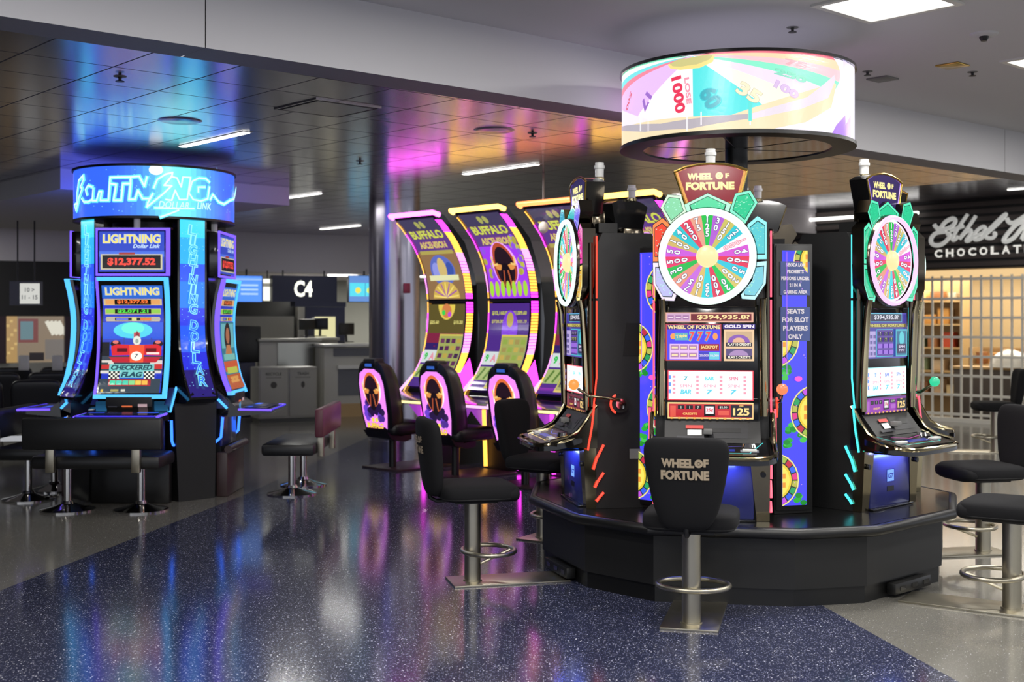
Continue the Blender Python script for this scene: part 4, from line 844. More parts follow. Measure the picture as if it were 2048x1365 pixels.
def d2a(px, py):     # photograph position on the drum's near face -> (arc length, height)
    t = (px - 1024) / F; th = math.atan(t) - ab; s_ = DD * math.sin(th) / DR; s_ = max(-1, min(1, s_)); phi = math.asin(s_) - th
    phi = math.asin(s_) + 0; aa = math.pi / 2 - 0
    # angle around the axis measured from the direction to the viewer
    g = math.asin(s_) - th; X = DC.x + DR * math.sin(-ab + g + 0 * th) ; dirx = math.sin(-ab + g); Yp = DC.y - DR * math.cos(-ab + g)
    return (g * DR, HC + (HY - py) * Yp / F)
def cyl(a, b, d):
    g = a / DR - ab; rr = DR + d; return Vector((rr * math.sin(g), -rr * math.cos(g), b))
Lf, Rt = -DR * 1.75, DR * 1.75; A = Art((-DR * 4.5, Rt, DZ0 + .005, DZ1 - .005))
A.rect(Lf, DZ0 + .01, Rt, DZ1 - .01, 'f4ecff')
def dp(pts, c, dl=1): A.poly([d2a(*p) for p in pts], c, dl)
hub = (1385, 112)
def rim(a): return (1430 + 250 * math.cos(R(a)), 150 + 105 * math.sin(R(a)))
SEG = [(184, 176, '86ecc4'), (176, 168, 'fff6f0'), (168, 160, '7ae4e8'), (160, 150, 'f28aa0'), (150, 128, 'e8c0f8'), (128, 100, 'fff4f4'), (100, 58, '58e4e4'), (58, 36, 'fffbe4'), (36, 20, 'fae0ff'), (20, 8, '8af0cc'), (8, -4, 'ffc8d0'), (-4, -16, 'ffd8b0'), (-16, -30, 'f07a8c')]
clampy = lambda p: (max(1243, min(1692, p[0])), p[1])
for (a1, a0, c) in SEG:
    A.poly([d2a(*hub)] + [d2a(*clampy(rim(a1 + (a0 - a1) * k / 6))) for k in range(7)], c, dl=0 if a1 != 184 else 1)
dp([(1236, 262), (1290, 266), (1380, 261), (1490, 245), (1600, 222), (1655, 195), (1668, 165), (1672, 170), (1662, 215), (1610, 245), (1500, 268), (1380, 288), (1290, 292), (1238, 296)], 'f4e0b8')
dp([(1240, 254), (1290, 257), (1380, 250), (1496, 228), (1496, 238), (1380, 258), (1290, 264), (1240, 262)], 'b8b0b8')
dp([(1500, 228), (1600, 206), (1650, 180), (1668, 150), (1670, 160), (1656, 196), (1602, 218), (1500, 240)], 'e8dce8')
dp([(1672, 250), (1700, 215), (1700, 290), (1655, 282)], 'a46af8'); dp([(1685, 120), (1700, 130), (1700, 230), (1690, 250)], 'dcd0ff')
dp([(1336, 130), (1352, 122), (1385, 116), (1420, 110), (1430, 112), (1426, 124), (1400, 136), (1362, 140), (1342, 138)], 'ffe08a'); dp([(1340, 128), (1356, 120), (1385, 115), (1418, 109), (1426, 112), (1418, 120), (1395, 129), (1362, 134), (1346, 133)], 'cfc886')
for x in (1243, 1282, 1298, 1375, 1403, 1500): A.line([d2a(x, 225), d2a(x, 262 if x < 1400 else 250)], .008, 'fff8ff'); 
A.line([d2a(1500, 205), d2a(1500, 240)], .02, '5ae0d8')
def dtx(t, x, y, c, h, wd, rot, **k):
    a = d2a(x, y); A.text(t, a[0], a[1], c, h=h * 8 / F, wd=wd * 8 / F, rot=rot, bold=.04, **k)
dtx('1000', 1358, 190, 'e83a5c', 22, 70, -82); dtx('LOSE', 1377, 182, 'ff9ab0', 10, 50, -84); dtx('60', 1422, 196, '28a8b8', 32, 38, -62, out='20c8d0'); dtx('35', 1498, 186, 'f0eac8', 24, 46, -33, out='b8a890', ow=.015)
dtx('100', 1572, 180, 'dcc0e8', 15, 50, -26, out='b090c8', ow=.015); dtx('250', 1580, 152, '8ae0c4', 12, 64, -14, out='6cc4a8', ow=.015); dtx('75', 1590, 128, 'f4aab4', 11, 46, -8); dtx('17', 1295, 204, '9c70c8', 20, 34, -128, out='c890e8', ow=.02); dtx('500', 1262, 203, 'e06a80', 10, 40, -128)
A.L += 1; A.rect(-DR * 4.4, DZ0 + .01, Lf, DZ1 - .01, 'f0c8f8', 0)
A.build('lit_face', cyl, 'drum_pale', e, .0005, .05); M['drum_pale'].node_tree.nodes['Principled BSDF'].inputs['Emission Strength'].default_value = 1.12
mat('under_plate', 'a8a6a8', .12, .9); m = MB(); m.lathe([(0, DZ0 - .006), (DR - .14, DZ0 - .006)], 'under_plate', 64)
for a in range(0, 360, 60): m.box((0, -.003, DZ0 - .008), (DR - .15, .003, DZ0 - .005), 'black', T=Matrix.Rotation(R(a + 12), 4, 'Z'))
m.build('underside_plate', e)
area('drum_top_spill', (DC.x, DC.y, DZ1 - .02), 1.35, 2.0, (.85, .8, 1), rx=R(180)).data.shape = 'DISK'

# ------------------------------------------------------------------ swivel stools of the wheel machines
def stool(loc, az, label, proto=[]):
    # the player sits facing +y; back at -y; pole on a plate reaching forward
    g = 'padded stools of the wheel machines'
    if proto:
        c = copy_tree(proto[0]); c.location = loc; c.rotation_euler.z = R(az); c['label'] = label; return c
    e = empty('swivel_stool', loc, R(az), label, 'stool', g)
    m = MB(); m.box((-.15, -.14, 0), (.15, .58, .012), 'steel', .002); m.build('floor_plate', e)
    m = MB(); m.tube([(0, 0, .012), (0, 0, .50)], .05, 'steel', 28); m.tube([(0, 0, .012), (0, 0, .02)], .058, 'steel', 28); m.build('pole', e)
    m = MB(); pts = [(.19 * math.cos(R(a)), .10 + .16 * math.sin(R(a)), .19) for a in range(0, 360, 10)]; m.tube(pts, .014, 'steel', 10, closed=True)
    m.tube([(-.02, .24, .185), (0, .045, .11)], .009, 'steel', 8); m.build('foot_ring', e)
    m = MB(); m.box((-.13, -.13, .495), (.13, .13, .515), 'black', .004); m.tube([(0, -.05, .505), (0, -.225, .505), (0, -.262, .525), (0, -.272, .58), (0, -.262, .66)], .013, 'black', 10, flat=1.0)
    m.build('seat_bracket', e)
    m = MB(); m.sq((0, .015, .563), (.245, .235, .055), 'fabric', .45, .42, 40, 18); m.sq((0, .185, .555), (.235, .075, .055), 'fabric', .7, .5, 36, 14)
    s = m.build('seat', e, smooth=80)
    m = MB(); m.tube([(.238 * math.copysign(abs(math.cos(R(a))) ** .42, math.cos(R(a))), .015 + .228 * math.copysign(abs(math.sin(R(a))) ** .42, math.sin(R(a))), .535) for a in range(0, 360, 8)], .006, 'fabric_trim', 6, closed=True); m.build('piping', s)
    # backrest: shaped cushion narrowing towards the bottom
    bm_ = MB(); n, k = 40, 22; vs = []
    f = lambda w, e_: math.copysign(abs(w) ** e_, w)
    for i in range(k + 1):
        t = -math.pi / 2 + math.pi * i / k; z = f(math.sin(t), .5); wdt = .236 - .042 * (1 - z) - .02 * max(0, -z) ** 2
        for j in range(n):
            p = 2 * math.pi * j / n; x = wdt * f(math.cos(t), .27) * f(math.cos(p), .5); y = .052 * f(math.cos(t), .5) * f(math.sin(p), .8) - .05 * (1 - (x / .25) ** 2) + .02
            vs.append((x, y - .245 - .03 * z, .775 + .235 * z))
    fs = [(i * n + j, i * n + (j + 1) % n, (i + 1) * n + (j + 1) % n, (i + 1) * n + j) for i in range(k) for j in range(n)]
    bm_.add(vs, fs, 'fabric'); b = bm_.build('backrest', e, smooth=80)
    A = Art(); z = .855
    mapb = lambda a, q, d: Vector((a, -.245 - .03 * (q - .775) / .235 - .052 - .05 * (1 - (a / .25) ** 2) + .02 - d - .003, q))
    A.text('WHEEL', -.035, z + .03, 'a89880', h=.045, wd=.165, bold=.055); A.text('F', .105, z + .032, 'a89880', h=.04, wd=.025, bold=.06)
    A.ring(.07, z + .03, .009, .021, 'a89880'); A.ring(.07, z + .03, 0, .006, 'a89880'); A.text('FORTUNE', 0.0, z - .03, 'a89880', h=.048, wd=.24, bold=.055)
    A.build('embroidery', mapb, 'print', b, .0004, .03)
    proto.append(e); return e
stool((.94, 6.42, 0), -14, 'padded stool at front centre with WHEEL OF FORTUNE lettered back toward the viewer')
def st(px, py, az, lb, turn=None):
    Y = F * HC / (py - HY); return stool(((px - 1024) / F * Y, Y, 0), az, lb)
st(945, 1165, -76, 'padded stool at left with its seat turned toward the side-on wheel machine')
st(1086, 1078, -136 + 14, 'padded stool behind the left one with its plain black back showing')
st(2024, 1222, 46 + 10, 'nearest padded stool at the right edge, its seat cut by the frame')
st(1966, 1105, 100, 'padded stool at right behind the nearest one, seat pointing left')
st(1990, 905, 80, 'small far padded stool at right in front of the shop grille')

# ------------------------------------------------------------------ blue lit kiosk
KC = Vector((-3.32, 11.4, 0))
def kart(A, t, cx, cz, h, wd, fill, edge, **k): A.text(t, cx, cz, fill, h=h, wd=wd, bold=.02, out=edge, ow=.05, **k)
def curved(prof):
    # surface following a profile of (z, protrusion)
    def f(a, b, d):
        for i in range(len(prof) - 1):
            if b <= prof[i + 1][0] or i == len(prof) - 2:
                t = (b - prof[i][0]) / (prof[i + 1][0] - prof[i][0]); t2 = max(0, min(1, t)); break
        return Vector((a, -(prof[i][1] + (prof[i + 1][1] - prof[i][1]) * t2) - d, b))
    return f
def smoothprof(p, n=5):
    out = []
    for i in range(len(p) - 1):
        p0 = p[max(i - 1, 0)]; p1 = p[i]; p2 = p[i + 1]; p3 = p[min(i + 2, len(p) - 1)]
        for k in range(n):
            t = k / n; out.append((p1[0] + (p2[0] - p1[0]) * t, .5 * (2 * p1[1] + (p2[1] - p0[1]) * t + (2 * p0[1] - 5 * p1[1] + 4 * p2[1] - p3[1]) * t * t + (3 * p1[1] - p0[1] - 3 * p2[1] + p3[1]) * t ** 3)))
    out.append(p[-1]); return out
LP = smoothprof([(.92, .125), (1.05, .075), (1.25, .03), (1.45, .01), (1.65, .01), (1.85, .04), (1.97, .07)])
def lightning_machine(kind, loc, az, label):
    e = empty('curved_slot_machine', loc, R(az), label, 'slot machine', 'blue lit slot machines around the round kiosk')
    m = MB(); m.prism([(.0, .74), (.24, .74), (.24, 2.42), (.10, 2.42), (.08, 1.97), (.05, 1.45), (.02, 1.0), (-.14, .84), (-.14, .80)], -.30, .30, 'black_gloss'); m.box((-.25, -.02, 0), (.25, .24, .76), 'black'); m.build('cabinet', e)
    m = MB(); m.box((-.34, -.10, .0), (.34, .0, .40), 'brown' if kind != 'car' else 'black', .01); m.tube([(-.35, -.11, .43), (.35, -.11, .43)], .035, 'brown' if kind != 'car' else 'black', 12); m.build('base', e)
    f = curved(LP)
    fr = MB()
    def strip(x0, x1, z0, z1, d0, d1, mt, mb=fr, n=18):
        vs = []; fs = []
        for i in range(n + 1):
            z = z0 + (z1 - z0) * i / n
            for (x, d) in ((x0, d0), (x1, d0), (x1, d1), (x0, d1)): vs.append(f(x, z, d))
        for i in range(n):
            for k in range(4): fs.append((i * 4 + k, i * 4 + (k + 1) % 4, (i + 1) * 4 + (k + 1) % 4, (i + 1) * 4 + k))
        fs += [(0, 1, 2, 3), (4 * n, 4 * n + 1, 4 * n + 2, 4 * n + 3)]; mb.add(vs, fs, mt)
    bz = MB(); strip(-.30, .30, .93, 1.965, -.06, .0, 'black_gloss', bz); bz.build('bezel', e)
    strip(-.312, -.292, .92, 1.97, -.03, .012, 'led_purple'); strip(.285, .318, .92, 1.97, -.03, .014, 'led_cyanblue'); strip(-.312, .318, .915, .95, -.03, .014, 'led_cyanblue'); strip(-.30, .30, 1.94, 1.972, -.03, .014, 'led_cyanblue')
    fr.build('light_frame', e)
    A = Art(); x0, x1, z0, z1 = -.265, .265, .965, 1.90
    def rz(u0, v0, u1, v1, c, dl=1): A.rect(x0 + (x1 - x0) * u0, z1 + (z0 - z1) * v1, x0 + (x1 - x0) * u1, z1 + (z0 - z1) * v0, c, dl)
    def pt(u, v): return (x0 + (x1 - x0) * u, z1 + (z0 - z1) * v)
    rz(0, 0, 1, 1, '2a3cc0'); rz(0, .0, 1, .12, '2f66c8'); kart(A, 'LIGHTNING', pt(.5, .055)[0], pt(.5, .055)[1], .065, .47, 'f0dc70', '9ab8f0')
    for k, (v0, v1, c, t, tc) in enumerate(((.125, .185, 'e0a060', '$12,377.52', 'ff7a3a'), (.215, .27, '90c850', '$2,071.21', '58e048'), (.295, .335, 'b0a8a0', '', 'fff'))):
        rz(.02 + .02 * k, v0, .98 - .02 * k, v1, 'c8b890'); rz(.05, v0 + .008, .95, v1 - .008, c); rz(.2, v0 + .006, .8, v1 - .006, '14100c')
        if t: A.text(t, pt(.5, 0)[0], (pt(0, v0)[1] + pt(0, v1)[1]) / 2, tc, h=.035, wd=.27, bold=.04)
        else: rz(.22, v0 + .01, .42, v1 - .01, '6a70d0'); rz(.62, v0 + .01, .8, v1 - .01, 'e07a30'); rz(.48, v0 + .005, .56, v1 - .005, 'd8d080')
    if kind == 'car':
        rz(0, .345, 1, .60, '3058d8'); A.ell(*pt(.5, .42), .17, .07, '50d0e8'); A.ell(*pt(.5, .40), .1, .05, '68f0d8'); rz(0, .50, 1, .56, '3a48b8', 1)
        rz(0, .53, .12, .70, '26262c'); rz(0, .66, 1, .80, '3c4450'); rz(0, .70, .2, .78, 'd8d0c8'); rz(.8, .70, 1, .78, 'd8ccc8'); rz(0, .735, .2, .78, 'c83838'); rz(.8, .735, 1, .78, 'c83838')
        for u in (.22, .92): A.ell(*pt(u, .545), .045, .028, '2a2226'); A.ell(*pt(u, .53), .025, .015, 'e07a70')
        rz(.35, .49, .37, .56, '3a4a9c'); rz(.8, .49, .82, .56, '3a4a9c'); rz(.52, .44, .62, .55, 'c04a50')
        A.poly([pt(.57, .42), pt(.62, .47), pt(.60, .5), pt(.54, .5)], '8a2a30'); A.ell(*pt(.575, .515), .035, .04, 'e0e4da'); A.ell(*pt(.575, .52), .015, .02, '9aa8a0')
        A.poly([pt(.15, .57), pt(.25, .55), pt(.45, .555), pt(.47, .65), pt(.17, .655)], 'd83038'); A.poly([pt(.98, .57), pt(.9, .55), pt(.7, .555), pt(.68, .65), pt(.98, .655)], 'd83038')
        rz(.25, .585, .42, .62, '5a1a22'); rz(.72, .585, .9, .62, '6a1e24'); rz(.74, .625, .95, .645, 'f0e0d8')
        A.poly([pt(.12, .67), pt(.98, .67), pt(.9, .72), pt(.2, .72)], 'c02c38'); A.poly([pt(.45, .555), pt(.7, .555), pt(.69, .72), pt(.47, .72)], 'f05a38'); A.ell(*pt(.575, .66), .05, .04, 'fff0e8'); A.text('7', pt(.575, .66)[0], pt(.575, .66)[1], '3a5a60', h=.04, bold=.03, shear=.3)
        rz(0, .72, .12, .74, '3a4a4c'); rz(0, .795, 1, .82, 'd8d4d0')
        rz(.14, .735, .88, .80, '7acac8'); A.text('CHECKERED', pt(.51, 0)[0], pt(0, .765)[1], '2a4a58', h=.045, wd=.36, bold=.05, shear=.25)
        for i in range(5):
            for j in range(4): rz(.14 + i * .035, .80 + j * .018, .175 + i * .035, .818 + j * .018, 'e8e8dc' if (i + j) % 2 else '2a2e30', 0 if (i or j) else 1); rz(.72 + i * .035, .80 + j * .018, .755 + i * .035, .818 + j * .018, 'e8e8dc' if (i + j) % 2 else '2a2e30', 0)
        rz(.33, .80, .71, .86, '7acac8'); A.text('FLAG', pt(.52, 0)[0], pt(0, .83)[1], '24485a', h=.045, wd=.19, bold=.05, shear=.25)
        rz(0, .87, 1, 1, '3c4854'); rz(.15, .875, .84, .935, 'a82a38')
        for i in range(6): rz(.17 + i * .105, .885, .265 + i * .105, .925, ('50d8a8', '50d8b8', '50d0b0', '88d890', 'e8c858', 'f0b850')[i], 0 if i else 1)
        rz(.04, .965, .08, .99, 'd8b850'); rz(.2, .965, .33, .985, 'a8a060'); rz(.37, .965, .44, .985, 'd0d0c0')
    else:
        rz(0, .345, 1, 1, '3a7a88'); rz(.05, .36, .95, .6, '6ab0b8'); A.ell(*pt(.5, .50), .13, .14, '2a1c1c'); A.ell(*pt(.5, .48), .07, .075, 'a86a4c'); A.poly([pt(.25, .66), pt(.38, .57), pt(.62, .57), pt(.75, .66)], 'b87a50'); rz(.1, .66, .9, .72, '7ab8b0'); rz(0, .73, 1, .83, 'c85a34'); rz(.12, .79, .88, .85, 'b8c050'); rz(0, .86, 1, 1, 'b85a30'); rz(.2, .88, .8, .94, 'd89a50')
    A.build('main_screen', f, 'screen' if kind == 'car' else 'screen_dim', e, .0006, .05)
    # upper screen
    m = MB(); m.box((-.32, -.02, 1.99), (.32, .12, 2.40), 'black_gloss', .008); m.build('upper_screen_case', e)
    m = MB()
    for a, b in (((-.325, -.028, 1.985), (.325, -.012, 2.005)), ((-.325, -.028, 2.385), (.325, -.012, 2.405)), ((-.325, -.028, 2.0), (-.310, -.012, 2.39)), ((.29, -.028, 2.0), (.325, -.012, 2.39))): m.box(a, b, 'led_purple' if b[0] > -.3 or True else 'led_cyanblue')
    m.build('upper_light_frame', e)
    A = Art(); A.rect(-.295, 2.02, .275, 2.375, '3048c0'); A.rect(-.295, 2.15, .275, 2.2, '4a70e0'); kart(A, 'LIGHTNING', -.01, 2.31, .075, .50, 'f0dc70', 'a8c0f0'); A.text('Dollar Link', .12, 2.245, 'c0d8f8', h=.035, wd=.24, bold=.03, shear=.3)
    A.rect(-.28, 2.04, .26, 2.175, 'c8c0a0'); A.rect(-.265, 2.05, .245, 2.165, '0c0808'); A.text('$12,377.52', -.01, 2.105, 'ff4a3a', h=.075, wd=.42, bold=.05); A.rect(-.12, 2.17, .02, 2.19, 'a03a3a')
    A.build('upper_screen', front(0, 0, -.021), 'screen' if kind == 'car' else 'screen_dim', e, .0012)
    m = MB(); m.tube([(0, .1, 2.39), (0, .1, 2.50)], .028, 'candle_white', 16); m.build('candle_light', e)
    # deck
    m = MB(); m.prism([(-.12, .86), (-.20, .80), (-.50, .79), (-.52, .775), (-.50, .755), (-.10, .72)], -.34, .34, 'black_gloss'); d = m.build('button_deck', e)
    m = MB(); m.tube([(-.33, -.50, .79), (.33, -.50, .79)], .007, 'dim_purple', 8); m.tube([(.345, -.2, .79), (.345, -.50, .785)], .010, 'led_purple', 8); m.tube([(-.345, -.2, .79), (-.345, -.50, .785)], .010, 'led_purple', 8); m.build('deck_light', d)
    A = Art(); A.rect(-.3, -.45, .3, -.23, '14142c'); A.rect(.12, -.3, .3, -.25, '3a6aff'); A.rect(-.3, -.3, -.16, -.26, '2a4ad0'); A.rect(-.12, -.4, .1, -.28, '1a1a3c'); A.build('deck_print', lambda a, b, q: Vector((a, b, .797 + (b + .5) * .035 + q)), 'screen_dim', d, .001)
    m = MB(); m.box((-.2, -.14, .80), (.2, -.02, .93), 'black_panel', .005); b = m.build('bill_panel', e)
    A = Art(); A.rect(-.06, .83, .03, .855, 'e06a34'); A.rect(.08, .84, .16, .87, 'b89aa0'); A.rect(-.18, .83, -.1, .85, '30303a'); A.build('bill_print', front(0, 0, -.141), 'screen_dim', b)
    for s in (-1, 1):
        m = MB(); m.prism([(.05, 1.0), (-.12, .84), (-.10, .80), (.1, .80)], s * .30, s * .345, 'door_blue'); m.tube([(s * .348, .10, 1.0), (s * .348, -.10, .80)], .012, 'led_cyanblue', 8); m.tube([(s * .348, -.06, .72), (s * .348, -.045, .54), (s * .348, .0, .50), (s * .348, .06, .49)], .012, 'led_blue', 8); m.build('side_light', e)
    m = MB(); m.box((-.28, -.04, .45), (.28, -.015, .73), 'door_blue', .006); d = m.build('lower_door', e); m = MB(); m.box((.06, -.06, .70), (.22, -.045, .71), 'led_cyanblue'); m.build('door_light', d)
    return e
k0 = lightning_machine('car', (KC.x, KC.y - .65, 0), 0, 'blue lit slot machine facing forward with a red race car screen')
k1 = lightning_machine('girl', (KC.x + .65, KC.y, 0), 90, 'blue lit slot machine at the kiosk right, screen seen edge on')
for (dx, dy, az, lb) in ((-.65, 0, -90, 'dark slot machine on the kiosk left side, facing away'), (0, .65, 180, 'slot machine hidden behind the round kiosk')):
    c = copy_tree(k1); c.location = (KC.x + dx, KC.y + dy, 0); c.rotation_euler.z = R(az); c['label'] = lb
glow('kiosk_violet', '3020c0', 1.0)
CP = smoothprof([(.90, .20), (1.0, .15), (1.15, .075), (1.35, .02), (1.6, .0), (2.0, .0), (2.50, .0)])
stars = random.Random(5)
def light_column(az, label, proto=[]):
    q = KC + Vector((math.sin(R(az)), -math.cos(R(az)), 0)) * .66
    if proto:
        c = copy_tree(proto[0]); c.location = (q.x, q.y, 0); c.rotation_euler.z = R(az); c['label'] = label; return c
    e = empty('neon_light_tower', (q.x, q.y, 0), R(az), label, 'light column', 'blue neon columns of the kiosk'); f = curved(CP)
    m = MB(); pts = [(-(p), z) for z, p in CP]; m.prism([(-p - 0.0, z) for z, p in CP] + [(.08, 2.49), (.08, .86), (-.12, .86)], -.145, .145, 'black_gloss'); m.build('casing', e)
    m = MB(); m.add([(-.18, -.08, 0), (.18, -.08, 0), (.21, -.06, .86), (-.21, -.06, .86), (-.18, .08, 0), (.18, .08, 0), (.21, .08, .86), (-.21, .08, .86)], [(0, 1, 2, 3), (4, 5, 6, 7), (0, 3, 7, 4), (1, 2, 6, 5), (0, 1, 5, 4), (3, 2, 6, 7)], 'black_panel'); m.build('pedestal', e)
    A = Art(); n = 20
    for i in range(n):
        za = .92 + 1.57 * i / n; zb = .92 + 1.57 * (i + 1) / n; t = i / n
        c = ((.16, .12, .45), (.18, .2, .85), (.16, .36, .95), (.2, .25, .9), (.16, .5, .98), (.2, .35, .95), (.2, .7, 1.0), (.25, .85, .98))[min(7, int(t * 8))]
        A.rect(-.125, za, .125, zb + .002, c, 0 if i else 1)
    for i in range(70): A.ell(stars.uniform(-.11, .11), stars.uniform(.95, 2.45), .004, .004, '88d8ff', 6, dl=0 if i else 1)
    s = 'LIGHTNING'; zz_ = 2.40
    for i, ch in enumerate(s): A.text(ch, .0, zz_ - i * .088, '3a8af8' if i > 3 else '48c0f8', h=.082, wd=.075 if ch != 'I' else .03, bold=.0, rot=-8, out='9cfaff', ow=.05)
    for i, ch in enumerate('DOLLAR'): A.text(ch, .005 + (i > 3) * .01, 1.55 - i * .098, '2a60f0', h=.082, wd=.072, bold=.0, rot=-8, out='8af4ff', ow=.05)
    A.build('lit_face', f, 'screen', e, .0007, .06); proto.append(e); return e
light_column(45, 'neon blue column with vertical lettering, right of the race car machine')
light_column(-45, 'neon blue column with vertical lettering, left of the race car machine')
light_column(135, 'blue column at the back right of the kiosk'); light_column(-135, 'blue column at the back left of the kiosk')
m = MB(); m.tube([(0, 0, 0), (0, 0, 2.485)], .38, 'black', 32); m.box((-.62, -.62, 2.44), (.62, .62, 2.485), 'black') if False else None
tag(m.build('kiosk_core', loc=KC), 'black round core of the blue lit kiosk', 'kiosk core')
# drum of the kiosk
e = empty('neon_drum_sign', KC, 0, 'round blue neon drum sign reading LIGHTNING on top of the kiosk', 'sign'); DR2 = .715; ab2 = math.atan2(KC.x, KC.y)
m = MB(); m.lathe([(0, 2.49), (DR2 + .01, 2.49), (DR2 + .01, 2.51), (DR2 - .01, 2.51)], 'black', 80); m.lathe([(0, 2.965), (DR2 + .018, 2.965), (DR2 + .018, 2.945), (DR2 - .01, 2.945)], 'black', 80); m.lathe([(DR2 - .01, 2.5), (DR2 - .01, 2.95)], 'black', 80); m.build('drum_body', e)
def cyl2(a, b, d): g = a / DR2 - ab2 * -1 * -1; g = a / DR2 - ab2; rr = DR2 + d; return Vector((rr * math.sin(g), -rr * math.cos(g), b))
D2 = math.hypot(KC.x, KC.y)
def k2a(px, py):
    t = (px - 1024) / F; th = math.atan(t) - ab2; s_ = max(-1, min(1, D2 * math.sin(th) / DR2)); g = math.asin(s_) - th; Yp = KC.y - DR2 * math.cos(-ab2 + g)
    return (g * DR2, HC + (HY - py) * Yp / F)
A = Art(); n = 44
def bl(t):    # colour field of the lit face
    g = math.exp(-((t - .58) / .13) ** 2); g2 = math.exp(-((t - .50) / .06) ** 2)
    return (.20 + .25 * g, .38 + .55 * g, .92 + .06 * g)
for i in range(n): t = i / n; A.rect(-DR2 * 1.6 + DR2 * 3.2 * t, 2.51, -DR2 * 1.6 + DR2 * 3.2 * (t + 1 / n) + .002, 2.945, bl(t), 0 if i else 1)
A.rect(DR2 * 1.6, 2.51, DR2 * 4.7, 2.945, '3a70f0', 0); A.it[-1] = A.it[-1][:2] + ((.25, .35, 3.0, 1),) + A.it[-1][3:]  # unseen back of the drum overdriven to cast blue on the ceiling box
KP = lambda pts: [k2a(140 + x / 6.0235, 320 + y / 6.0235) for x, y in pts]
A.ell(*k2a(312, 340), .06, .045, 'f0f8ff')
for i in range(90): x_ = stars.uniform(80, 1960); A.ell(*KP([(x_, stars.uniform(100, 650))])[0], .005, .005, '7ac8ff', 6, dl=0 if i else 1)
strokes = [[(100, 620), (80, 540), (110, 530), (110, 400), (130, 250), (180, 190), (185, 240), (150, 330), (170, 345), (130, 470), (105, 600)], [(165, 470), (190, 510), (240, 510), (290, 480), (300, 350)], [(290, 330), (240, 310), (210, 360), (225, 420)], [(290, 495), (340, 495), (370, 385), (400, 385), (385, 490), (480, 490), (500, 215), (740, 210), (840, 200), (900, 320), (930, 210)],
    [(500, 290), (570, 300), (540, 490), (630, 490), (650, 290), (740, 290), (720, 480), (790, 480), (825, 370), (880, 470), (960, 470), (1000, 410)], [(740, 210), (740, 290)], [(1010, 340), (1050, 240), (1150, 175), (1230, 155), (1220, 200), (1130, 310), (1220, 315), (1110, 420), (930, 570), (940, 520), (1000, 410)],
    [(1150, 480), (1220, 490), (1260, 370), (1310, 480), (1400, 480), (1440, 215), (1350, 210), (1330, 330), (1280, 220), (1220, 205)], [(1660, 270), (1620, 230), (1540, 220), (1460, 260), (1420, 400), (1470, 480), (1560, 500), (1640, 470), (1660, 330)], [(1530, 390), (1530, 330), (1610, 330)], [(1670, 480), (1700, 420), (1770, 510), (1830, 535), (1900, 490), (1950, 470), (1970, 370), (1990, 320)],
    [(1020, 580), (1280, 590), (1480, 590)], [(1090, 690), (1200, 650), (1300, 610)]]
for k, st_ in enumerate(strokes): A.line(KP(st_), .035, '6ae8ff', 1)
for k, st_ in enumerate(strokes): A.line(KP(st_), .014, 'd8ffff', 1 if k == 0 else 0)
a = KP([(1250, 545)])[0]; A.text('DOLLAR', a[0], a[1], 'c8fff8', h=.06, wd=.26, bold=.01, shear=.2); a = KP([(1600, 560)])[0]; A.text('LINK', a[0], a[1], 'c8fff8', h=.06, wd=.15, bold=.01, shear=.2)
A.build('lit_face', cyl2, 'drum_art', e, .0007, .05)

# double benches of the kiosk
def bench(loc, az, label, red=False, proto={}):
    if red in proto: c = copy_tree(proto[red]); c.location = loc; c.rotation_euler.z = R(az); c['label'] = label; return c
    e = empty('double_bench', loc, R(az), label, 'bench', 'double benches around the blue kiosk')
    m = MB(); m.box((-.53, -.24, .37), (.53, .24, .48), 'vinyl', .03); m.build('seat', e)
    m = MB(); m.box((-.57, -.33, .54), (.57, -.25, .80), 'vinyl' if not red else 'vinyl_red', .02); m.build('backrest', e)
    for x in (-.35, .35):
        m = MB(); m.box((x - .035, -.30, .35), (x + .035, -.245, .62), 'steel', .005); m.build('back_bracket', e)
        m = MB(); m.tube([(x * .88, 0, .03), (x * .88, 0, .38)], .033, 'chrome', 20); m.build('pedestal', e)
        m = MB(); m.lathe([(.225, 0), (.225, .012), (.12, .035), (.055, .06), (.045, .085), (0, .085)], 'chrome', 40, (x * .88, 0)); m.build('base_disc', e)
    proto[red] = e; return e
mat('vinyl_red', '5a2c38', .4)
bench((-3.42, 10.28, 0), 0, 'black double bench in front of the race car machine')
bench((-2.02, 11.55, 0), 90, 'black bench with reddish backrest seen end on, right of the kiosk', True)
bench((-4.30, 11.2, 0), -90, 'black double bench at far left facing the kiosk')

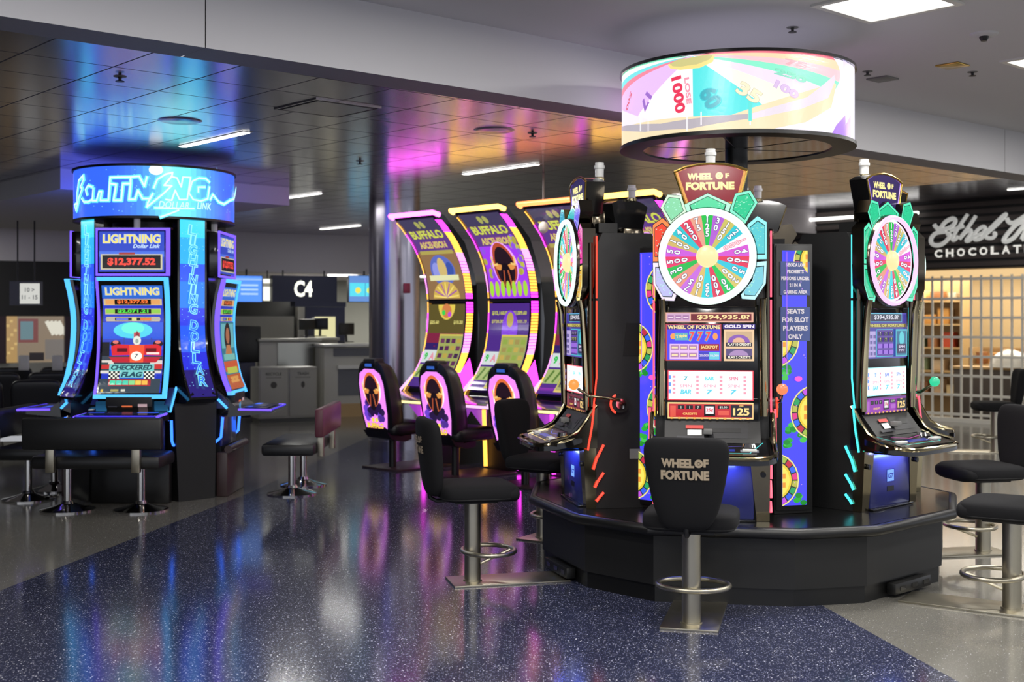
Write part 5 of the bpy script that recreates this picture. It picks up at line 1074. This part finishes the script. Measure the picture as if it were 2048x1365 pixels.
# ------------------------------------------------------------------ curved purple machines
BP = smoothprof([(.80, .36), (.95, .24), (1.13, .12), (1.30, .05), (1.53, .01), (1.77, .0), (2.01, .03), (2.23, .10), (2.45, .23), (2.62, .39), (2.74, .52)])
def buffalo_head(A, cx, cz, s, hair='b04a30'):
    A.ell(cx, cz + .02 * s, .15 * s, .22 * s, hair); A.ell(cx, cz, .13 * s, .20 * s, '241420'); A.ell(cx - .085 * s, cz - .0 * s, .05 * s, .03 * s, 'd89048'); A.ell(cx + .085 * s, cz - .0 * s, .05 * s, .03 * s, 'd89048')
    A.ell(cx, cz - .10 * s, .075 * s, .14 * s, '180e18'); A.line([(cx - .03 * s, cz - .04 * s), (cx - .05 * s, cz - .18 * s)], .02 * s, 'a04a30'); A.line([(cx + .03 * s, cz - .04 * s), (cx + .05 * s, cz - .18 * s)], .02 * s, 'b05a38')
    A.line([(cx - .10 * s, cz + .03 * s), (cx - .15 * s, cz + .02 * s), (cx - .16 * s, cz + .10 * s)], .022 * s, 'e8c070'); A.line([(cx + .10 * s, cz + .03 * s), (cx + .15 * s, cz + .02 * s), (cx + .16 * s, cz + .10 * s)], .022 * s, 'e8c070')
def purple_machine(kind, loc, az, label):
    e = empty('curved_tower_slot_machine', loc, R(az), label, 'slot machine', 'curved purple and gold slot machines in the back row'); f = curved(BP)
    m = MB(); m.prism([(-p + .012, z) for z, p in BP] + [(-.36, 2.74), (-.05, 2.45), (.10, 2.1), (.17, 1.6), (.15, 1.2), (.10, .9), (-.0, .75), (-.30, .75)], -.335, .335, 'black_gloss'); m.build('curved_display_body', e)
    m = MB(); m.prism([(-.1, 0), (.5, 0), (.5, 2.0), (.16, 2.0), (.18, 1.6), (.12, .95), (-.05, .78)], -.30, .30, 'black_panel'); m.build('cabinet', e)
    n = 26
    for s, wd in ((1, .075), (-1, .022)):
        vs = []; fs = []; mb = MB()
        zs = [BP[0][0] + (BP[-1][0] - .06 - BP[0][0]) * i / 60 for i in range(61)]
        for i in range(60):
            if abs(zs[i] - 1.8) < .02: continue
            x = (i // 7) % 2; mt = ('led_magenta', 'led_amber', 'led_lilac', 'led_amber')[(i // 7 + (s < 0)) % 4]
            a0 = f(s * .335, zs[i], .012); a1 = f(s * .335, zs[i + 1] - (.006 if s > 0 and 14 < i < 46 else 0), .012); b0 = a0 + Vector((s * .012, wd, 0)); b1 = a1 + Vector((s * .012, wd, 0)); c0 = a0 - Vector((s * .018, 0, 0)); c1 = a1 - Vector((s * .018, 0, 0))
            mb.add([a0, a1, b1, b0, c0, c1], [(0, 1, 2, 3), (0, 4, 5, 1)], mt)
        mb.build('edge_light', e)
    a0 = f(-.36, 2.75, .02); a1 = f(.36, 2.75, .02); m = MB(); m.tube([a0 + Vector((0, .05, -.02)), a0, a1, a1 + Vector((0, .09, -.02))], .026, {'a': 'bar_pink', 'b': 'bar_cream', 'c': 'bar_amber', 'd': 'bar_cream'}[kind], 12); m.build('top_light_bar', e)
    A = Art(); x0, x1 = -.30, .30
    def rz(u0, z0, u1, z1, c, dl=1): A.rect(x0 + .6 * u0, z0, x0 + .6 * u1, z1, c, dl)
    rz(0, 1.83, 1, 2.70, '5a3a80'); rz(0, 2.58, 1, 2.70, '403a58'); A.ell(-.04, 2.64, .035, .035, 'a0a058'); A.ell(.04, 2.64, .035, .035, 'a0a058')
    A.text('BUFFALO', 0, 2.54, 'c4cc58', h=.085, wd=.52, bold=.04, out='6a3a48', shear=-.1); A.text('ASCENSION', 0, 2.43, 'c8c068', h=.07, wd=.44, bold=.04, out='a83a7a')
    if kind in 'bd':
        rz(0, 1.83, 1, 2.38, '9c3ae8'); rn = random.Random(2)
        for i in range(26): A.ell(rn.choice((-1, 1)) * rn.uniform(.18, .28), rn.uniform(2.0, 2.5), .03, .035, ('a8a040', '8a50d8', 'b8b848')[i % 3], 10, dl=0)
        A.ell(0, 2.18, .19, .24, 'e8a0ff'); A.ell(0, 2.16, .17, .21, '8c2a3c'); buffalo_head(A, 0, 2.16, 1.05)
        for i in range(7): A.ell(-.255 + i * .085, 1.93, .034, .085, 'c8a850'); A.ell(-.255 + i * .085, 1.93, .025, .075, '98d840')
    else:
        rz(0, 1.83, 1, 2.36, '8a6a48'); rz(.05, 2.33, .95, 2.37, 'a89a50'); A.ell(0, 2.15, .2, .17, '5a68b8'); A.ell(-.1, 2.15, .07, .09, '8a90d8'); A.ell(.12, 2.16, .06, .08, '3a50a0'); A.ell(0, 2.17, .07, .12, 'c8b070'); rz(.1, 2.04, .9, 2.10, 'd8d8a8');
        A.ell(0, 1.84, .22, .19, 'c8a850', a0=0, a1=180)
        for i in range(9): b = R(20 * i + 10); A.line([(0, 1.85), (.2 * math.cos(b), 1.84 + .17 * math.sin(b))], .018, ('e8d070', '9a5a9c')[i % 2])
    # lower screen
    rz(0, .86, 1, 1.775, '4a2a80')
    if kind in 'bd':
        A.text('$12,160.00', -.13, 1.67, 'b8b850', h=.05, wd=.26, bold=.04); A.text('$1,009.60', .16, 1.67, 'b8b850', h=.05, wd=.2, bold=.04); A.text('$720.30', -.17, 1.58, 'b8b060', h=.04, wd=.18, bold=.04); A.text('$101.19', .19, 1.58, 'b8b060', h=.04, wd=.15, bold=.04)
        A.ell(.02, 1.5, .12, .2, '7a3ad0'); A.ell(.02, 1.6, .05, .08, 'b09a50')
    else:
        rz(0, 1.45, 1, 1.775, '5a5028'); A.ell(0, 1.77, .14, .17, 'd8c050', a0=180, a1=360); A.ell(0, 1.70, .08, .08, 'c87a48'); A.ell(-.05, 1.68, .03, .03, '38c850'); A.ell(.05, 1.66, .03, .03, 'b848c8')
        A.text('$25.60', -.2, 1.57, 'c8c070', h=.045, wd=.15, bold=.04); A.text('$10.20', .2, 1.57, 'c8c070', h=.045, wd=.15, bold=.04); rz(0, 1.28, 1, 1.45, '7a2440'); rz(0, 1.2, .4, 1.34, '302060')
    rz(.36, .88, 1, 1.44, 'c8b858'); rz(.38, .9, 1, 1.42, '98a058')
    for i in range(4):
        for j in range(6): rz(.41 + i * .15, .93 + j * .082, .52 + i * .15, .98 + j * .082, ('402448', '6a3a58', 'b09a48', '5a2a50')[(i * 3 + j * (1 if kind in 'ac' else 2)) % 4] if kind in 'ac' else ('b8a050', '9a8a50', '8aa048')[(i + j) % 3], 0)
    rz(0, 1.12, .36, 1.26, 'c8d0d0'); A.text('9', -.24, 1.19, '28b848', h=.08, bold=.05); A.text('A', -.14, 1.19, 'd88a9c', h=.08, bold=.05); rz(0, .96, .36, 1.1, 'a0b070'); A.line([(-.26, .98), (-.21, 1.08)], .03, '587838'); A.line([(-.16, .98), (-.11, 1.08)], .03, '587838')
    A.build('curved_screen', f, 'screen', e, .0006, .05)
    m = MB(); vs = [f(-.33, 1.79, .004), f(.33, 1.79, .004), f(.33, 1.815, .004), f(-.33, 1.815, .004)]; m.quad(vs, 'black'); m.build('screen_divider', e)
    # deck, glowing skirt and pedestal lights
    m = MB(); m.prism([(-.10, .80), (-.42, .80), (-.72, .74), (-.73, .70), (-.40, .66), (-.05, .66)], -.36, .36, 'black_gloss'); d = m.build('button_deck', e)
    m = MB(); m.tube([(-.42, -.735, .72), (.42, -.735, .72)], .014, {'a': 'led_cream', 'b': 'led_mauve', 'c': 'led_cream', 'd': 'led_lilac'}[kind], 8); m.build('deck_light', d)
    for s in (-1, 1):
        m = MB(); m.tube([(s * .36, -.20, .98), (s * .37, -.40, .80), (s * .37, -.70, .735)], .015, 'led_mauve', 8)
        m.add([(s * .337, .02, 1.18), (s * .337, -.30, .82), (s * .337, .12, .82)], [(0, 1, 2)], 'led_magenta' if s > 0 else 'black'); m.build('deck_side_light', e)
        m = MB(); m.tube([(s * .29, -.12, .64), (s * .25, -.13, .03)], .022, 'led_amber' if (kind in 'ac') == (s > 0) else 'led_magenta', 8); m.add([(s * .33, -.3, .655), (s * .33, .1, .655), (s * .28, -.08, .38)], [(0, 1, 2)], 'skirt_glow'); m.build('pedestal_light', e)
    return e
glow('skirt_glow', 'a848c8', .8)
RW0 = Vector((-.72, 13.75, 0)); RWD = Vector((math.sin(R(45)), -math.cos(R(45)), 0)) * 1.0
lbs = ['curved purple slot tower farthest left, with pink top bar', 'curved purple slot tower second from left, big bison head screen', 'curved purple slot tower third from left behind the side-on wheel', 'curved purple slot tower at right end, behind the front wheel machine']
pa = purple_machine('a', RW0, -45, lbs[0]); pb = purple_machine('b', RW0 + RWD, -45, lbs[1]); pc = purple_machine('c', RW0 + RWD * 2, -45, lbs[2])
pd = purple_machine('d', RW0 + RWD * 3, -45, lbs[3])
# tall seats with lit backs
def lit_seat(loc, az, label, proto=[]):
    if proto: c = copy_tree(proto[0]); c.location = loc; c.rotation_euler.z = R(az); c['label'] = label; return c
    e = empty('lit_back_seat', loc, R(az), label, 'seat', 'tall seats with glowing bison backs')
    m = MB(); m.box((-.3, -.18, 0), (.3, .60, .02), 'brown', .004); m.build('floor_plate', e)
    m = MB(); m.tube([(0, 0, .02), (0, 0, .38)], .04, 'black', 16); m.build('pole', e)
    m = MB(); m.sq((0, .08, .44), (.27, .30, .075), 'vinyl', .45, .4, 32, 14); m.build('seat', e, smooth=80)
    # back shell leans away from the machine
    sh = MB(); out = []
    f = lambda w_, e_: math.copysign(abs(w_) ** e_, w_)
    ring = [(.26 * f(math.cos(R(a)), .55) * (1 - .10 * max(0, math.sin(R(a)))), .76 + .41 * f(math.sin(R(a)), .62)) for a in range(0, 360, 10)]
    n = len(ring); vs = []
    def lean(z): return -.20 - .13 * (z - .4) / .75
    for (yy, k) in ((0, .90), (.02, 1.0), (.10, 1.0), (.19, .90), (.22, .72)):
        for (x, z) in ring: zz_ = .76 + (z - .76) * k; vs.append((x * k, lean(zz_) + yy, zz_))
    fs = [(i * n + j, i * n + (j + 1) % n, (i + 1) * n + (j + 1) % n, (i + 1) * n + j) for i in range(4) for j in range(n)] + [tuple(range(n)), tuple(range(4 * n, 5 * n))]
    sh.add(vs, fs, 'vinyl'); b = sh.build('back_shell', e, smooth=50)
    m = MB(); m.prism([(.1, .38), (-.05, .36), (-.24, .42), (-.18, .34), (0, .30), (.1, .32)], -.2, .2, 'black'); m.build('seat_bracket', e)
    A = Art(); mp = lambda a, q, d: Vector((a, lean(q) - .004 - d, q))
    o = [(-.17, .42), (.17, .42), (.205, .60), (.205, .92), (.17, 1.03), (.08, 1.08), (-.08, 1.08), (-.17, 1.03), (-.205, .92), (-.205, .60)]
    A.poly(o, 'f08cff'); A.ell(0, .86, .15, .17, 'fff0e8'); A.ell(0, .86, .125, .15, 'c84a58'); rn = random.Random(1)
    for i in range(16): A.ell(rn.uniform(-.15, .15), rn.uniform(.55, .74), .04, .04, ('4a2a8c', '6a40c8', '2c1a4c')[i % 3], 10, dl=0)
    A.L += 1
    for i in range(12): A.ell(rn.uniform(-.1, .1), rn.uniform(.60, .70), .035, .035, '241440', 10, dl=0)
    buffalo_head(A, 0, .84, .85, 'd86a38'); A.ell(-.03, .535, .025, .025, 'e8d850'); A.ell(.03, .535, .025, .025, 'e8d850'); A.text('BUFFALO', 0, .475, 'f0d848', h=.055, wd=.27, bold=.05, out='c84a70')
    A.build('lit_back_panel', mp, 'screen_bright' if False else 'screen', b, .0008, .08)
    glow('tiny_blue', '3a6ad0', .8) if 'tiny_blue' not in M else None
    m = MB(); m.box((-.05, lean(1.13) - .012, 1.105), (.05, lean(1.13) - .0, 1.135), 'tiny_blue'); m.build('status_light', b)
    m = MB(); m.box((-.1, lean(1.15) + .0, 1.10), (.1, lean(1.15) + .14, 1.19), 'black', .02); m.build('top_cap', b)
    proto.append(e); return e
for (px, py, az, lb) in ((785, 938, -45, 'seat with a glowing bison back, leftmost of three'), (903, 953, -45, 'seat with a glowing bison back, middle of three'), (1040, 962, -45, 'seat with a glowing bison back, right one half hidden by a black stool')):
    q = RW0 + RWD * {785: 0, 903: 1, 1040: 2}[px] - Vector((.707, .707, 0)) * .80; lit_seat((q.x, q.y, 0), az, lb)
x_ = 1.45; tag(MB().sq((0, 0, 0), (.05, .05, .06), 'white_plastic', 1, 1, 20, 12).build('dome_camera', loc=((1087 - 1024) / F * 12.2, 12.2, zat(455, 12.2))), 'small round camera dome hanging between the curved machines', 'camera')
m = MB(); m.tube([((1087 - 1024) / F * 12.2, 12.2, zat(455, 12.2) + .05), ((1087 - 1024) / F * 12.2, 12.2, ZC)], .012, 'grey_plastic', 8); tag(m.build('camera_rod'), 'thin rod holding the small camera dome', 'rod')
